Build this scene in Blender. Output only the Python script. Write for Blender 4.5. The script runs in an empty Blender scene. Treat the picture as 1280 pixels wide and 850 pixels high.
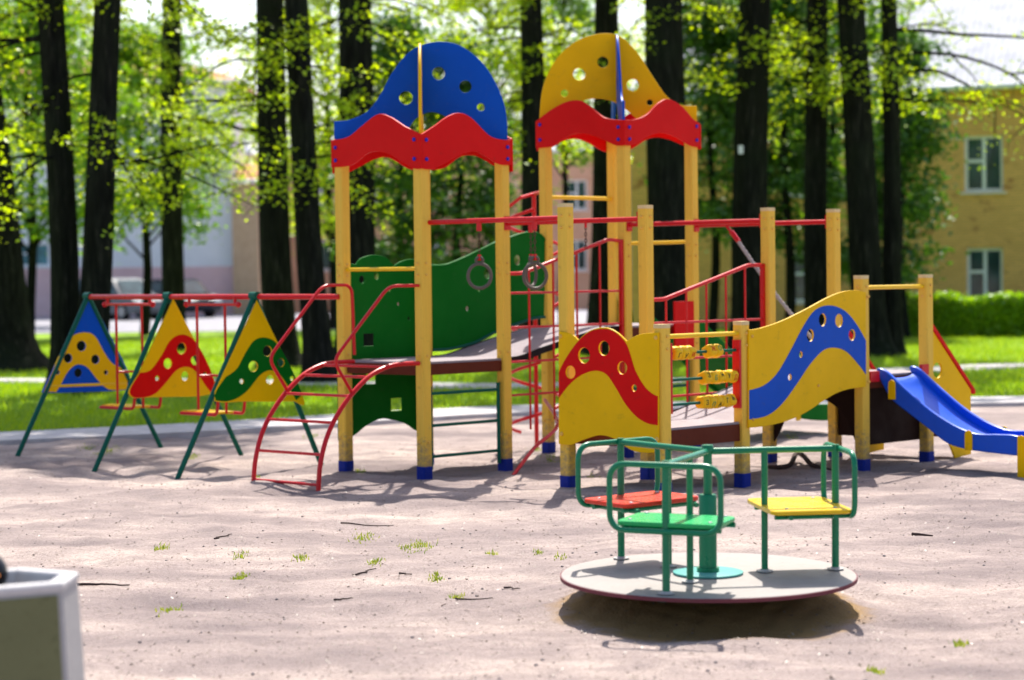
import bpy, math, random
import numpy as np
from mathutils import Vector, Matrix

random.seed(7); RNG = np.random.default_rng(11)
SC = bpy.context.scene; COL = SC.collection
R = math.radians

# ------------------------------------------------------------------ camera model (solved from the post feet and post tops)
YH, ROLL, F, HC = 341.946, 0.0121, 2805.3, 1.7
PIT = math.atan((425 - YH) / F)
TH = 0.8093
O = np.array([-.7452, 18.7604]); S = .978; L = 1.6169; A0, B0 = .0813, -1.551; L2 = 1.654
E1 = np.array([math.cos(TH), math.sin(TH)]); E2 = np.array([-math.sin(TH), math.cos(TH)])

def ray(px, py):
    dx, dy = px - 640, py - 425
    c, s = math.cos(ROLL), math.sin(ROLL)
    r, up = (dx * c - dy * s) / F, -(dx * s + dy * c) / F
    return np.array([r, math.cos(PIT) + up * math.sin(PIT), -math.sin(PIT) + up * math.cos(PIT)])
def gp(px, py, z=0.0):
    d = ray(px, py); return np.array([0, 0, HC]) + d * (z - HC) / d[2]
def dp(px, py, Y):
    d = ray(px, py); return np.array([0, 0, HC]) + d * Y / d[1]
def vp(px, py, P0, d):                     # point of a vertical plane through P0 along d -> (u, z)
    r = ray(px, py); n = np.array([-d[1], d[0]])
    t = n @ np.array(P0[:2]) / (n @ r[:2]); q = r * t
    return float((q[:2] - np.array(P0[:2])) @ d), float(q[2] + HC)
def ab(a, b): return O + a * E1 + b * E2
def W(a, b, z=0.0): q = ab(a, b); return Vector((q[0], q[1], z))
def tr(pts, ox, oy, k, P0, d):             # trace a list of zoomed picture points onto a vertical plane
    out = []
    for p in pts:
        u = vp(ox + p[0] / k, oy + p[1] / k, P0, d)
        out.append((u[0], u[1]) + tuple(p[2:]))
    return out

# ------------------------------------------------------------------ materials
def ramp(nt, fac, stops):
    r = nt.nodes.new('ShaderNodeValToRGB'); el = r.color_ramp.elements
    while len(el) < len(stops): el.new(.5)
    for e, (p, c) in zip(el, stops): e.position = p; e.color = (*c, 1)
    nt.links.new(fac, r.inputs[0]); return r.outputs[0]
def noise(nt, vec, scale, detail=4, rough=.55):
    n = nt.nodes.new('ShaderNodeTexNoise'); n.inputs['Scale'].default_value = scale
    n.inputs['Detail'].default_value = detail; n.inputs['Roughness'].default_value = rough
    nt.links.new(vec, n.inputs['Vector']); return n.outputs['Fac']
def base(name):
    m = bpy.data.materials.new(name); m.use_nodes = True
    nt = m.node_tree; b = nt.nodes['Principled BSDF']
    tc = nt.nodes.new('ShaderNodeTexCoord')
    return m, nt, b, tc
def mixc(nt, fac, a, b, mode='MIX'):
    x = nt.nodes.new('ShaderNodeMix'); x.data_type = 'RGBA'; x.blend_type = mode
    for s, v in ((0, fac), (6, a), (7, b)):
        if isinstance(v, (int, float)): x.inputs[s].default_value = v
        elif isinstance(v, tuple): x.inputs[s].default_value = (*v, 1)
        else: nt.links.new(v, x.inputs[s])
    return x.outputs[2]
def mapping(nt, vec, scale):
    mp = nt.nodes.new('ShaderNodeMapping'); mp.inputs['Scale'].default_value = scale
    nt.links.new(vec, mp.inputs[0]); return mp.outputs[0]
def bump(nt, b, h, strength, dist=.01):
    bp = nt.nodes.new('ShaderNodeBump'); bp.inputs['Strength'].default_value = strength
    bp.inputs['Distance'].default_value = dist
    nt.links.new(h, bp.inputs['Height']); nt.links.new(bp.outputs[0], b.inputs['Normal'])

def paint(name, c, rough=.38, wear=.12, dirt=(.16, .12, .08), scale=9, stretch=(1, 1, 1), bumps=.04, splash=0):
    m, nt, b, tc = base(name)
    v = mapping(nt, tc.outputs['Object'], stretch)
    n = noise(nt, v, scale, 6, .65); n2 = noise(nt, v, scale * 7, 3)
    col = mixc(nt, ramp(nt, n, [(.3, (0, 0, 0)), (.75, (.55,) * 3)]), c, tuple(x * .78 for x in c))
    col = mixc(nt, ramp(nt, n2, [(.62, (0, 0, 0)), (.8, (wear,) * 3)]), col, dirt)
    n3 = noise(nt, mapping(nt, tc.outputs['Object'], (1, 1, 1.6)), scale * 2.6, 8, .75)
    col = mixc(nt, ramp(nt, n3, [(.60, (0, 0, 0)), (.66, (min(1, wear * 2.2),) * 3)]), col, tuple(x * .45 + y * .3 for x, y in zip(c, dirt)))
    if splash:
        sp = nt.nodes.new('ShaderNodeSeparateXYZ'); nt.links.new(tc.outputs['Object'], sp.inputs[0])
        mr = nt.nodes.new('ShaderNodeMapRange'); mr.inputs[1].default_value = splash; mr.inputs[2].default_value = .05; mr.inputs[3].default_value = -.28; mr.inputs[4].default_value = .18
        nt.links.new(sp.outputs[2], mr.inputs[0]); ad = nt.nodes.new('ShaderNodeMath'); nt.links.new(mr.outputs[0], ad.inputs[0]); nt.links.new(n3, ad.inputs[1])
        col = mixc(nt, ramp(nt, ad.outputs[0], [(.48, (0, 0, 0)), (.68, (.7,) * 3)]), col, (.22, .17, .14))
    nt.links.new(col, b.inputs['Base Color'])
    nt.links.new(ramp(nt, n, [(.2, (rough * .8,) * 3), (.8, (min(1, rough * 1.4),) * 3)]), b.inputs['Roughness'])
    bump(nt, b, n2, bumps, .004); b.inputs['Specular IOR Level'].default_value = .35 if rough < .34 else .10
    return m
M = {}
M['post'] = paint('glazed_yellow_timber', (.82, .52, .07), .5, .3, (.35, .2, .05), 5, (6, 6, .35), .2, .7)
M['yellow'] = paint('yellow_plywood_paint', (.84, .49, .001), .4, .2, (.4, .25, .06), 3)
M['ybar'] = paint('yellow_tube_enamel', (.86, .52, .006), .3)
M['ypale'] = paint('pale_post_cap_plastic', (.72, .56, .28), .5, .3, (.3, .25, .15), 12)
M['red'] = paint('red_plywood_paint', (.66, .001, .002), .4, .22, (.3, .05, .03), 3)
M['rtube'] = paint('red_tube_enamel', (.60, .002, .008), .28, .15, (.2, .02, .02))
M['blue'] = paint('blue_plywood_paint', (.001, .080, .50), .36, .22, (.10, .12, .25), 3)
M['bslide'] = paint('blue_slide_plastic', (.002, .085, .62), .3, .25, (.12, .16, .35), 6)
M['bfoot'] = paint('blue_post_foot', (0.0080, 0.0240, 0.2400), .5, .5, (.2, .17, .14), 10)
M['bbolt'] = paint('blue_bolt_cap', (.02, .03, .42), .35)
M['ybolt'] = paint('yellow_bolt_cap', (.80, .48, .10), .45)
M['green'] = paint('green_plywood_paint', (.0005, .13, .008), .62, .2, (.06, .12, .05), 3)
M['gtube'] = paint('green_tube_enamel', (.002, .19, .085), .26, .2, (.1, .2, .15))
M['gdark'] = paint('dark_green_tube', (0.0072, 0.1035, 0.0675), .35, .2, (.05, .08, .06))
M['gseat'] = paint('green_seat_paint', (.004, .38, .10), .25, .2, (.2, .35, .25))
M['rseat'] = paint('red_seat_paint', (0.6480, 0.0315, 0.0108), .25, .3, (.4, .12, .06))
M['yseat'] = paint('yellow_seat_paint', (0.7920, 0.4950, 0.0054), .25, .2, (.4, .3, .1))
M['deck'] = paint('worn_lilac_grey_deck', (0.2952, 0.2542, 0.2706), .7, .5, (.16, .12, .12), 4, (1, 1, 1), .2)
M['dedge'] = paint('brown_deck_edge', (0.1190, 0.0245, 0.0112), .55, .4, (.07, .03, .02), 5)
M['black'] = paint('black_rubber_edge', (.018, .016, .018), .6)
M['dpanel'] = paint('shaded_brown_skirt', (.018, .007, .005), .6, .4, (.01, .006, .005), 5)  # brown board, base colour lowered to hold the deep shade under the platform
M['disc'] = paint('worn_plywood_disc', (.31, .285, .27), .5, .9, (.3, .24, .2), 5, (1, 1, 1), .1)
M['discedge'] = paint('maroon_disc_edge', (.18, .05, .06), .6, .4)
M['plate'] = paint('teal_base_plate', (0.1120, 0.3680, 0.3360), .4, .4, (.3, .3, .28), 14)
M['steel'] = paint('galvanised_steel', (.45, .43, .42), .35, .3)
M['ring'] = paint('grey_wooden_ring', (.12, .10, .085), .5, .4, (.1, .07, .05), 14)
M['chain'] = paint('rusty_chain', (.10, .05, .04), .6)
M['rope'] = paint('grey_rope', (.42, .38, .36), .9, .4, (.2, .16, .14), 60)
M['bead'] = paint('yellow_bead', (.86, .50, .012), .4, .5, (.5, .22, .05), 22)
M['ink'] = paint('dark_letter_paint', (.02, .05, .03), .5)
M['inkred'] = paint('red_letter_paint', (.6, .04, .02), .5)
M['inkgreen'] = paint('green_letter_paint', (.03, .28, .12), .5)
M['conc'] = paint('pale_concrete', (.40, .385, .38), .8, .5, (.3, .27, .26), 14, (1, 1, 1), .5)
M['rimconc'] = paint('pale_rim_concrete', (.58, .56, .56), .8, .5, (.3, .27, .26), 14, (1, 1, 1), .5)
M['concgreen'] = paint('mossy_concrete_face', (.17, .17, .085), .85, .9, (.07, .08, .03), 6, (1, 1, 1), .5)
M['bag'] = paint('black_bag', (.012, .011, .014), .3)
M['orange'] = paint('orange_wrapper', (.75, .25, .04), .4)
M['twig'] = paint('dry_twig', (.06, .04, .035), .9)
M['whiteframe'] = paint('white_window_frame', (.88, .88, .90), .5)
M['carsilver'] = paint('silver_car_paint', (.12, .13, .15), .25)
M['cardark'] = paint('dark_car_paint', (.02, .022, .03), .25)
M['tyre'] = paint('tyre_rubber', (.02, .02, .02), .8)

def glass(name, c):
    m, nt, b, tc = base(name); b.inputs['Base Color'].default_value = (*c, 1)
    b.inputs['Roughness'].default_value = .08; b.inputs['Specular IOR Level'].default_value = .7
    n = noise(nt, tc.outputs['Object'], 1.5, 2)
    nt.links.new(ramp(nt, n, [(.35, c), (.7, tuple(x * 2.2 for x in c))]), b.inputs['Base Color'])
    return m
M['glass'] = glass('window_glass', (.02, .045, .05)); M['teal'] = glass('teal_window_glass', (.03, .12, .15))

def bark():
    m, nt, b, tc = base('dark_lime_bark')
    v = mapping(nt, tc.outputs['Object'], (7, 7, .9)); n = noise(nt, v, 2.2, 8, .7)
    n2 = noise(nt, tc.outputs['Object'], .6, 3)
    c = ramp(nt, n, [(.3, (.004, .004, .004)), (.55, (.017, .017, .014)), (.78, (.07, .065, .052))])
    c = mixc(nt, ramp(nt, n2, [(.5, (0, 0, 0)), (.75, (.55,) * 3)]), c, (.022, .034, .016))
    nt.links.new(c, b.inputs['Base Color']); b.inputs['Roughness'].default_value = .95
    b.inputs['Specular IOR Level'].default_value = .05
    bump(nt, b, n, 1.0, .05); return m
M['bark'] = bark()

def leafmat(name, c1, c2, trans=.55):
    m = bpy.data.materials.new(name); m.use_nodes = True; nt = m.node_tree; nt.nodes.clear()
    out = nt.nodes.new('ShaderNodeOutputMaterial'); g = nt.nodes.new('ShaderNodeNewGeometry')
    c = ramp(nt, g.outputs['Random Per Island'], [(0, c1), (1, c2)])
    d = nt.nodes.new('ShaderNodeBsdfDiffuse'); t = nt.nodes.new('ShaderNodeBsdfTranslucent')
    gl = nt.nodes.new('ShaderNodeBsdfGlossy'); gl.inputs['Roughness'].default_value = .45
    nt.links.new(c, d.inputs[0])
    tcx = mixc(nt, 1.0, c, (.95, 1.0, .4), 'MULTIPLY'); nt.links.new(tcx, t.inputs[0])
    mx = nt.nodes.new('ShaderNodeMixShader'); mx.inputs[0].default_value = trans
    nt.links.new(d.outputs[0], mx.inputs[1]); nt.links.new(t.outputs[0], mx.inputs[2])
    m2 = nt.nodes.new('ShaderNodeMixShader'); m2.inputs[0].default_value = .05
    nt.links.new(mx.outputs[0], m2.inputs[1]); nt.links.new(gl.outputs[0], m2.inputs[2])
    nt.links.new(m2.outputs[0], out.inputs[0]); return m
M['leaf'] = leafmat('spring_lime_leaf', (.28, .42, .003), (.64, .72, .008), .64)
M['leaf2'] = leafmat('mid_green_leaf', (.09, .22, .010), (.28, .45, .015), .55)
M['leaf3'] = leafmat('dark_conifer_needle', (.035, .105, .018), (.12, .24, .03), .42)
M['hedge'] = leafmat('hedge_leaf', (.20, .40, .006), (.42, .60, .015), .5)
M['grass'] = leafmat('grass_blade', (.20, .34, .003), (.42, .52, .008), .6)
M['weed'] = leafmat('weed_blade', (.14, .24, .01), (.42, .42, .04), .5)

def sand():
    m, nt, b, tc = base('pinkish_sand_ground'); v = tc.outputs['Object']
    big = noise(nt, mapping(nt, v, (.5, 1.1, 1)), .9, 5, .6); mid = noise(nt, mapping(nt, v, (1, 1.25, 1)), 2.6, 8, .7); fine = noise(nt, v, 55, 5, .75)
    vf = noise(nt, v, 170, 2)
    c = ramp(nt, big, [(.34, (.23, .185, .185)), (.50, (.43, .345, .32)), (.66, (.62, .50, .44))])
    c = mixc(nt, ramp(nt, mid, [(.38, (.6,) * 3), (.58, (0, 0, 0))]), c, (.26, .21, .205))
    c = mixc(nt, ramp(nt, fine, [(.34, (.6,) * 3), (.54, (0, 0, 0))]), c, (.17, .125, .11))
    c = mixc(nt, ramp(nt, vf, [(.62, (0, 0, 0)), (.76, (.45,) * 3)]), c, (.68, .58, .49))
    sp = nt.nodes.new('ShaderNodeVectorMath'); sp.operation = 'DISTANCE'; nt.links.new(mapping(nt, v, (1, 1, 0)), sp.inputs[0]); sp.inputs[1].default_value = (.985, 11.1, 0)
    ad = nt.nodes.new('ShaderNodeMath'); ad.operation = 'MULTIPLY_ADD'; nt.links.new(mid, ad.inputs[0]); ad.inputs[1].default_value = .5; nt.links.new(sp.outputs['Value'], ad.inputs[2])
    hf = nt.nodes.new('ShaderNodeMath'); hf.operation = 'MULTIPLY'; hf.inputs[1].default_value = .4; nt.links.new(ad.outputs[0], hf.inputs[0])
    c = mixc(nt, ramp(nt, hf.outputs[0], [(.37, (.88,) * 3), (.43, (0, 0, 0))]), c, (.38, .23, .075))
    nt.links.new(c, b.inputs['Base Color']); b.inputs['Roughness'].default_value = .95
    b.inputs['Specular IOR Level'].default_value = .1
    hh = nt.nodes.new('ShaderNodeMath'); hh.operation = 'ADD'; nt.links.new(fine, hh.inputs[0]); nt.links.new(mid, hh.inputs[1])
    bump(nt, b, hh.outputs[0], .8, .03); return m
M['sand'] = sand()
def simple(name, stops, scale, rough=.9, bmp=.4, dist=.02, stretch=(1, 1, 1), detail=6):
    m, nt, b, tc = base(name); n = noise(nt, mapping(nt, tc.outputs['Object'], stretch), scale, detail, .65)
    nt.links.new(ramp(nt, n, stops), b.inputs['Base Color']); b.inputs['Roughness'].default_value = rough
    b.inputs['Specular IOR Level'].default_value = .2
    bump(nt, b, n, bmp, dist); return m
M['lawn'] = simple('lawn_turf', [(.3, (.07, .15, .006)), (.5, (.18, .31, .008)), (.72, (.28, .40, .02)), (.80, (.24, .20, .10))], 2.5, .95, .6, .05)
M['path'] = simple('pale_concrete_path', [(.3, (.36, .33, .33)), (.7, (.52, .49, .49))], 5)
M['road'] = simple('grey_asphalt', [(.3, (.22, .215, .24)), (.7, (.32, .31, .35))], 4)
M['pebble'] = simple('pebble', [(.3, (.22, .18, .17)), (.7, (.36, .31, .29))], 3)
M['chip'] = leafmat('dry_litter', (.14, .10, .08), (.30, .24, .20), .05)
M['white_wall'] = simple('white_plaster', [(.3, (.76, .77, .83)), (.7, (.86, .87, .92))], 1.2, .9, .1)
M['pink'] = simple('pink_plinth', [(.3, (.74, .48, .50)), (.7, (.82, .57, .58))], 1.5, .9, .1)
M['beige'] = simple('beige_brick', [(.3, (.46, .32, .20)), (.7, (.58, .42, .28))], 3, .9, .1)
M['orangewall'] = simple('orange_plaster', [(.3, (.66, .36, .23)), (.7, (.78, .47, .33))], 1.2, .9, .1)
M['rooforange'] = simple('orange_roof_tiles', [(.3, (.40, .18, .08)), (.7, (.55, .27, .14))], 4, .9, .3)
def metalroof():
    m, nt, b, tc = base('pale_metal_roof')
    wv = nt.nodes.new('ShaderNodeTexWave'); wv.inputs['Scale'].default_value = 1.6; wv.bands_direction = 'X'
    nt.links.new(tc.outputs['Object'], wv.inputs['Vector'])
    n = noise(nt, tc.outputs['Object'], 1.4, 6)
    c = ramp(nt, n, [(.3, (.46, .46, .50)), (.7, (.76, .76, .82))])
    c = mixc(nt, ramp(nt, wv.outputs['Fac'], [(.9, (0, 0, 0)), (.98, (.5,) * 3)]), c, (.25, .25, .28))
    nt.links.new(c, b.inputs['Base Color']); b.inputs['Roughness'].default_value = .85; b.inputs['Specular IOR Level'].default_value = .08
    return m
M['metalroof'] = metalroof()
def brick():
    m, nt, b, tc = base('yellow_brick_wall')
    bt = nt.nodes.new('ShaderNodeTexBrick'); bt.inputs['Scale'].default_value = 1
    bt.inputs['Brick Width'].default_value = .27; bt.inputs['Row Height'].default_value = .085
    bt.inputs['Mortar Size'].default_value = .010; bt.inputs['Color1'].default_value = (.92, .51, .165, 1)
    bt.inputs['Color2'].default_value = (.80, .43, .13, 1); bt.inputs['Mortar'].default_value = (.54, .32, .12, 1)
    sp = nt.nodes.new('ShaderNodeSeparateXYZ'); cb = nt.nodes.new('ShaderNodeCombineXYZ')
    nt.links.new(tc.outputs['Object'], sp.inputs[0]); nt.links.new(sp.outputs[0], cb.inputs[0]); nt.links.new(sp.outputs[2], cb.inputs[1])
    nt.links.new(cb.outputs[0], bt.inputs['Vector'])
    n = noise(nt, mapping(nt, tc.outputs['Object'], (1, 1, 1.8)), 1.1, 7, .65)
    c = mixc(nt, ramp(nt, n, [(.57, (0, 0, 0)), (.64, (.85,) * 3)]), bt.outputs['Color'], (.42, .17, .06))
    nt.links.new(c, b.inputs['Base Color']); b.inputs['Roughness'].default_value = .9
    bump(nt, b, bt.outputs['Fac'], -.4, .01); return m
M['brick'] = brick()

# ------------------------------------------------------------------ object helpers
WL = {}
def tag(o, label=None, cat=None, group=None, kind=None):
    if label: o['label'] = label
    if cat: o['category'] = cat
    if group: o['group'] = group
    if kind: o['kind'] = kind
    return o
def thing(name, loc, label, cat, group=None):
    o = bpy.data.objects.new(name, None); COL.objects.link(o); o.location = loc
    o.empty_display_size = .2; WL[o] = Vector(loc); return tag(o, label, cat, group)
def link_mesh(name, me, mat, parent=None, origin=None, smooth=None):
    o = bpy.data.objects.new(name, me); COL.objects.link(o)
    for m in (mat if isinstance(mat, (list, tuple)) else [mat]): me.materials.append(m)
    if origin is None: origin = WL[parent] if parent else Vector((0, 0, 0))
    me.transform(Matrix.Translation(-Vector(origin)))
    WL[o] = Vector(origin)
    if parent:
        o.parent = parent; o.location = Vector(origin) - WL[parent]
    else: o.location = origin
    if smooth:
        me.polygons.foreach_set('use_smooth', [True] * len(me.polygons))
        me.set_sharp_from_angle(angle=R(smooth))
    return o

class MB:
    def __init__(s): s.v = []; s.f = []; s.mi = []; s.cur = 0
    def add(s, vs, fs):
        o = len(s.v); s.v += [tuple(v) for v in vs]; s.f += [tuple(i + o for i in f) for f in fs]; s.mi += [s.cur] * len(fs); return s
    def box(s, c, size, ax=None, ch=0):       # ax: 2-D direction of local x; ch: chamfer of the vertical edges
        hx, hy, hz = size[0] / 2, size[1] / 2, size[2] / 2
        ax = np.array([1., 0]) if ax is None else np.array(ax); ay = np.array([-ax[1], ax[0]])
        if ch: prof = [(hx - ch, -hy), (hx, -hy + ch), (hx, hy - ch), (hx - ch, hy), (-hx + ch, hy), (-hx, hy - ch), (-hx, -hy + ch), (-hx + ch, -hy)]
        else: prof = [(hx, -hy), (hx, hy), (-hx, hy), (-hx, -hy)]
        n = len(prof); vs = []
        for z in (-hz, hz):
            for p in prof:
                q = ax * p[0] + ay * p[1]; vs.append((c[0] + q[0], c[1] + q[1], c[2] + z))
        fs = [tuple(range(n - 1, -1, -1)), tuple(range(n, 2 * n))] + [(i, (i + 1) % n, n + (i + 1) % n, n + i) for i in range(n)]
        return s.add(vs, fs)
    def tube(s, pts, r, n=10, closed=False, caps=True):
        P = [Vector(p) for p in pts]; m = len(P)
        rs = r if isinstance(r, (list, tuple)) else [r] * m
        tan = []
        for i in range(m):
            a = P[(i - 1) % m] if (closed or i > 0) else P[i]; b = P[(i + 1) % m] if (closed or i < m - 1) else P[i]
            tan.append((b - a).normalized())
        up = Vector((0, 0, 1)) if abs(tan[0].z) < .9 else Vector((1, 0, 0))
        x = tan[0].cross(up).normalized(); vs = []
        for i in range(m):
            x = (x - tan[i] * x.dot(tan[i])).normalized(); y = tan[i].cross(x)
            for k in range(n):
                a = 2 * math.pi * k / n; vs.append(P[i] + (x * math.cos(a) + y * math.sin(a)) * rs[i])
        fs = []
        for i in range(m if closed else m - 1):
            j = (i + 1) % m
            for k in range(n): fs.append((i * n + k, i * n + (k + 1) % n, j * n + (k + 1) % n, j * n + k))
        if caps and not closed: fs += [tuple(range(n - 1, -1, -1)), tuple((m - 1) * n + k for k in range(n))]
        return s.add(vs, fs)
    def sphere(s, c, r, n=10, m=6, sq=(1, 1, 1)):
        vs = [(c[0], c[1], c[2] - r * sq[2])]; fs = []
        for j in range(1, m):
            p = -math.pi / 2 + math.pi * j / m
            for k in range(n):
                a = 2 * math.pi * k / n
                vs.append((c[0] + r * sq[0] * math.cos(p) * math.cos(a), c[1] + r * sq[1] * math.cos(p) * math.sin(a), c[2] + r * sq[2] * math.sin(p)))
        vs.append((c[0], c[1], c[2] + r * sq[2])); t = len(vs) - 1
        for k in range(n):
            fs.append((0, 1 + (k + 1) % n, 1 + k)); fs.append((t, 1 + (m - 2) * n + k, 1 + (m - 2) * n + (k + 1) % n))
            for j in range(m - 2): fs.append((1 + j * n + k, 1 + j * n + (k + 1) % n, 1 + (j + 1) * n + (k + 1) % n, 1 + (j + 1) * n + k))
        return s.add(vs, fs)
    def lathe(s, c, prof, n=32):              # prof: (r, z) bottom to top, closed with caps
        vs = [(c[0] + r * math.cos(2 * math.pi * k / n), c[1] + r * math.sin(2 * math.pi * k / n), c[2] + z) for r, z in prof for k in range(n)]
        m = len(prof); fs = [tuple(range(n - 1, -1, -1)), tuple((m - 1) * n + k for k in range(n))]
        for i in range(m - 1):
            for k in range(n): fs.append((i * n + k, i * n + (k + 1) % n, (i + 1) * n + (k + 1) % n, (i + 1) * n + k))
        return s.add(vs, fs)
    def mesh(s, name):
        me = bpy.data.meshes.new(name); me.from_pydata(s.v, [], s.f)
        me.polygons.foreach_set('material_index', s.mi); me.validate(); me.update(); return me
    def build(s, name, mat, parent=None, origin=None, smooth=40):
        if parent is None and origin is None:
            a = np.array(s.v); lo, hi = a.min(0), a.max(0); origin = ((lo[0] + hi[0]) / 2, (lo[1] + hi[1]) / 2, lo[2])
        return link_mesh(name, s.mesh(name), mat, parent, origin, smooth)

def cr(pts, k=8, closed=False):               # Catmull-Rom through points; a third element marks a corner
    def seg(p):
        out = []; n = len(p)
        for i in range(n - 1):
            p0, p1, p2, p3 = p[max(i - 1, 0)], p[i], p[i + 1], p[min(i + 2, n - 1)]
            for j in range(k):
                t = j / k
                out.append(tuple(.5 * (2 * b + (c - a) * t + (2 * a - 5 * b + 4 * c - d) * t * t + (3 * b - a - 3 * c + d) * t ** 3) for a, b, c, d in zip(p0, p1, p2, p3)))
        return out + [p[-1]]
    if not closed: return seg([tuple(p) for p in pts])
    ci = [i for i, p in enumerate(pts) if len(p) > 2]; q = [tuple(p[:2]) for p in pts]
    if not ci: return seg([q[-1]] + q + [q[0], q[1]])[k:-k - 1]
    out = []
    for a, b in zip(ci, ci[1:] + [ci[0] + len(q)]): out += seg([q[i % len(q)] for i in range(a, b + 1)])[:-1]
    return out
def fillet(P, r, k=5):                        # rounds the inner corners of a 3-D polyline
    P = [Vector(p) for p in P]; out = [P[0]]
    for i in range(1, len(P) - 1):
        a, b, c = P[i - 1], P[i], P[i + 1]; d1 = (a - b); d2 = (c - b); q = min(r, d1.length * .48, d2.length * .48)
        s, e = b + d1.normalized() * q, b + d2.normalized() * q
        for j in range(k + 1):
            t = j / k; out.append(s * (1 - t) ** 2 + b * 2 * t * (1 - t) + e * t * t)
    return out + [P[-1]]
def circ(u, z, r, n=20, rz=None): return [(u + r * math.cos(2 * math.pi * k / n), z + (rz or r) * math.sin(2 * math.pi * k / n)) for k in range(n)]

def panel(name, mat, parent, P0, d, outer, holes=(), t=.018, off=0., bev=.004, edge=None):
    """a flat board standing in the vertical plane through P0 along d, outline in (u, z)"""
    cu = bpy.data.curves.new(name, 'CURVE'); cu.dimensions = '2D'; cu.fill_mode = 'BOTH'
    cu.extrude = max(t / 2 - bev, .0005); cu.bevel_depth = bev; cu.bevel_resolution = 1; cu.offset = -bev
    for loop in [outer] + list(holes):
        sp = cu.splines.new('POLY'); sp.points.add(len(loop) - 1); sp.use_cyclic_u = True
        for p, q in zip(sp.points, loop): p.co = (q[0], q[1], 0, 1)
    tmp = bpy.data.objects.new('tmp', cu); COL.objects.link(tmp)
    me = bpy.data.meshes.new_from_object(tmp); bpy.data.objects.remove(tmp); bpy.data.curves.remove(cu)
    n = np.array([d[1], -d[0]])
    me.transform(Matrix(((d[0], 0, n[0], P0[0] + n[0] * off), (d[1], 0, n[1], P0[1] + n[1] * off), (0, 1, 0, 0), (0, 0, 0, 1))))
    me.name = name; me.materials.clear()
    return link_mesh(name, me, mat, parent, None, 35)

def leaf_mesh(name, C, size, rng, flat=0.0, ratio=.62, droop=None):
    """diamond leaves at points C (n,3)"""
    n = len(C); N = rng.normal(size=(n, 3)); N[:, 2] += flat * np.sign(N[:, 2] + 1e-6); N /= np.linalg.norm(N, axis=1)[:, None]
    A = rng.normal(size=(n, 3)); 
    if droop is not None: A = A * .5 + droop
    A -= N * (A * N).sum(1)[:, None]; A /= np.linalg.norm(A, axis=1)[:, None]; B = np.cross(N, A)
    sz = (size * rng.uniform(.65, 1.35, n))[:, None]
    V = np.stack([C - A * sz * .5, C + B * sz * .5 * ratio + N * sz * .07, C + A * sz * .5, C - B * sz * .5 * ratio + N * sz * .07], 1).reshape(-1, 3)
    return quads(name, V)
def quads(name, V, k=4):
    m = len(V); n = m // k; me = bpy.data.meshes.new(name)
    me.vertices.add(m); me.vertices.foreach_set('co', np.ascontiguousarray(V, dtype=np.float32).ravel())
    me.loops.add(m); me.loops.foreach_set('vertex_index', np.arange(m, dtype=np.int32))
    me.polygons.add(n); me.polygons.foreach_set('loop_start', np.arange(0, m, k, dtype=np.int32))
    me.update(calc_edges=True); me.validate(); return me

# ------------------------------------------------------------------ the ground
CC = np.array([.963, 11.16])                  # merry-go-round centre
_w = [(random.uniform(0, 6.28), random.uniform(7, 26), random.uniform(0, 6.28)) for _ in range(16)]
def gz(x, y):
    x = np.asarray(x, float); y = np.asarray(y, float)
    h = .020 * np.sin(1.3 * x + .7 * y + 1) * np.sin(.9 * y - .5 * x) + .010 * np.sin(3.1 * x + 1.2 * y) * np.sin(2.7 * y - 1.4 * x + 2) + .005 * np.sin(8.3 * x + 3 * y) * np.sin(7.1 * y - 2.2 * x)
    for a_, k_, p_ in _w: h = h + .042 / k_ * np.sin(k_ * (x * math.cos(a_) + y * math.sin(a_)) + p_) * np.sin(k_ * .37 * (x * math.sin(a_ + 1) - y * math.cos(a_ + 1)) + p_ * 2)
    for hx, hy, hr in ((-2.9, 18.9, .55), (-3.6, 19.8, .55), (-1.85, 17.7, .4), (4.9, 18.1, .6)): h = h - .06 * np.exp(-((x - hx) ** 2 + (y - hy) ** 2) / hr ** 2)
    h = h * np.clip((25.3 - y) / 1.5, 0, 1) * np.clip((y - 5) / 2, 0, 1)
    r = np.hypot(x - CC[0], y - CC[1])
    h = h * np.clip((r - .4) / .6, 0, 1) + .150 * np.exp(-((x - CC[0]) / .66) ** 4 - ((y - CC[1] - .34) / .56) ** 2) + np.clip(1 - r / .85, 0, 1) ** .5 * (.012 * np.sin(31 * x + 9 * y) * np.sin(27 * y - 7 * x) + .010 * np.sin(53 * x - 21 * y + 2) * np.sin(47 * y + 13 * x)) - .03 * np.exp(-((x - CC[0]) / .7) ** 2 - ((y - CC[1] + .62) / .18) ** 2)
    return h
def grid_sheet(name, xs, ys, zf, mat):
    X, Y = np.meshgrid(xs, ys); Z = zf(X, Y); V = np.stack([X, Y, Z], -1).reshape(-1, 3); nx, ny = len(xs), len(ys)
    i = np.arange(nx * ny).reshape(ny, nx); Fc = np.stack([i[:-1, :-1], i[:-1, 1:], i[1:, 1:], i[1:, :-1]], -1).reshape(-1, 4)
    me = bpy.data.meshes.new(name); me.vertices.add(len(V)); me.vertices.foreach_set('co', V.astype(np.float32).ravel())
    me.loops.add(Fc.size); me.loops.foreach_set('vertex_index', Fc.astype(np.int32).ravel())
    me.polygons.add(len(Fc)); me.polygons.foreach_set('loop_start', np.arange(0, Fc.size, 4, dtype=np.int32))
    me.update(calc_edges=True); return link_mesh(name, me, mat, None, (0, 0, 0), 180)
xs = np.concatenate([[-900, -300, -100, -40, -20, -12], np.arange(-7, 7.01, .045), [12, 20, 40, 100, 300, 900]])
ys = np.concatenate([[-300, -60, -10, 2], np.arange(5, 26.2, .045), [30, 40, 60, 100, 200, 400, 1200]])
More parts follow.
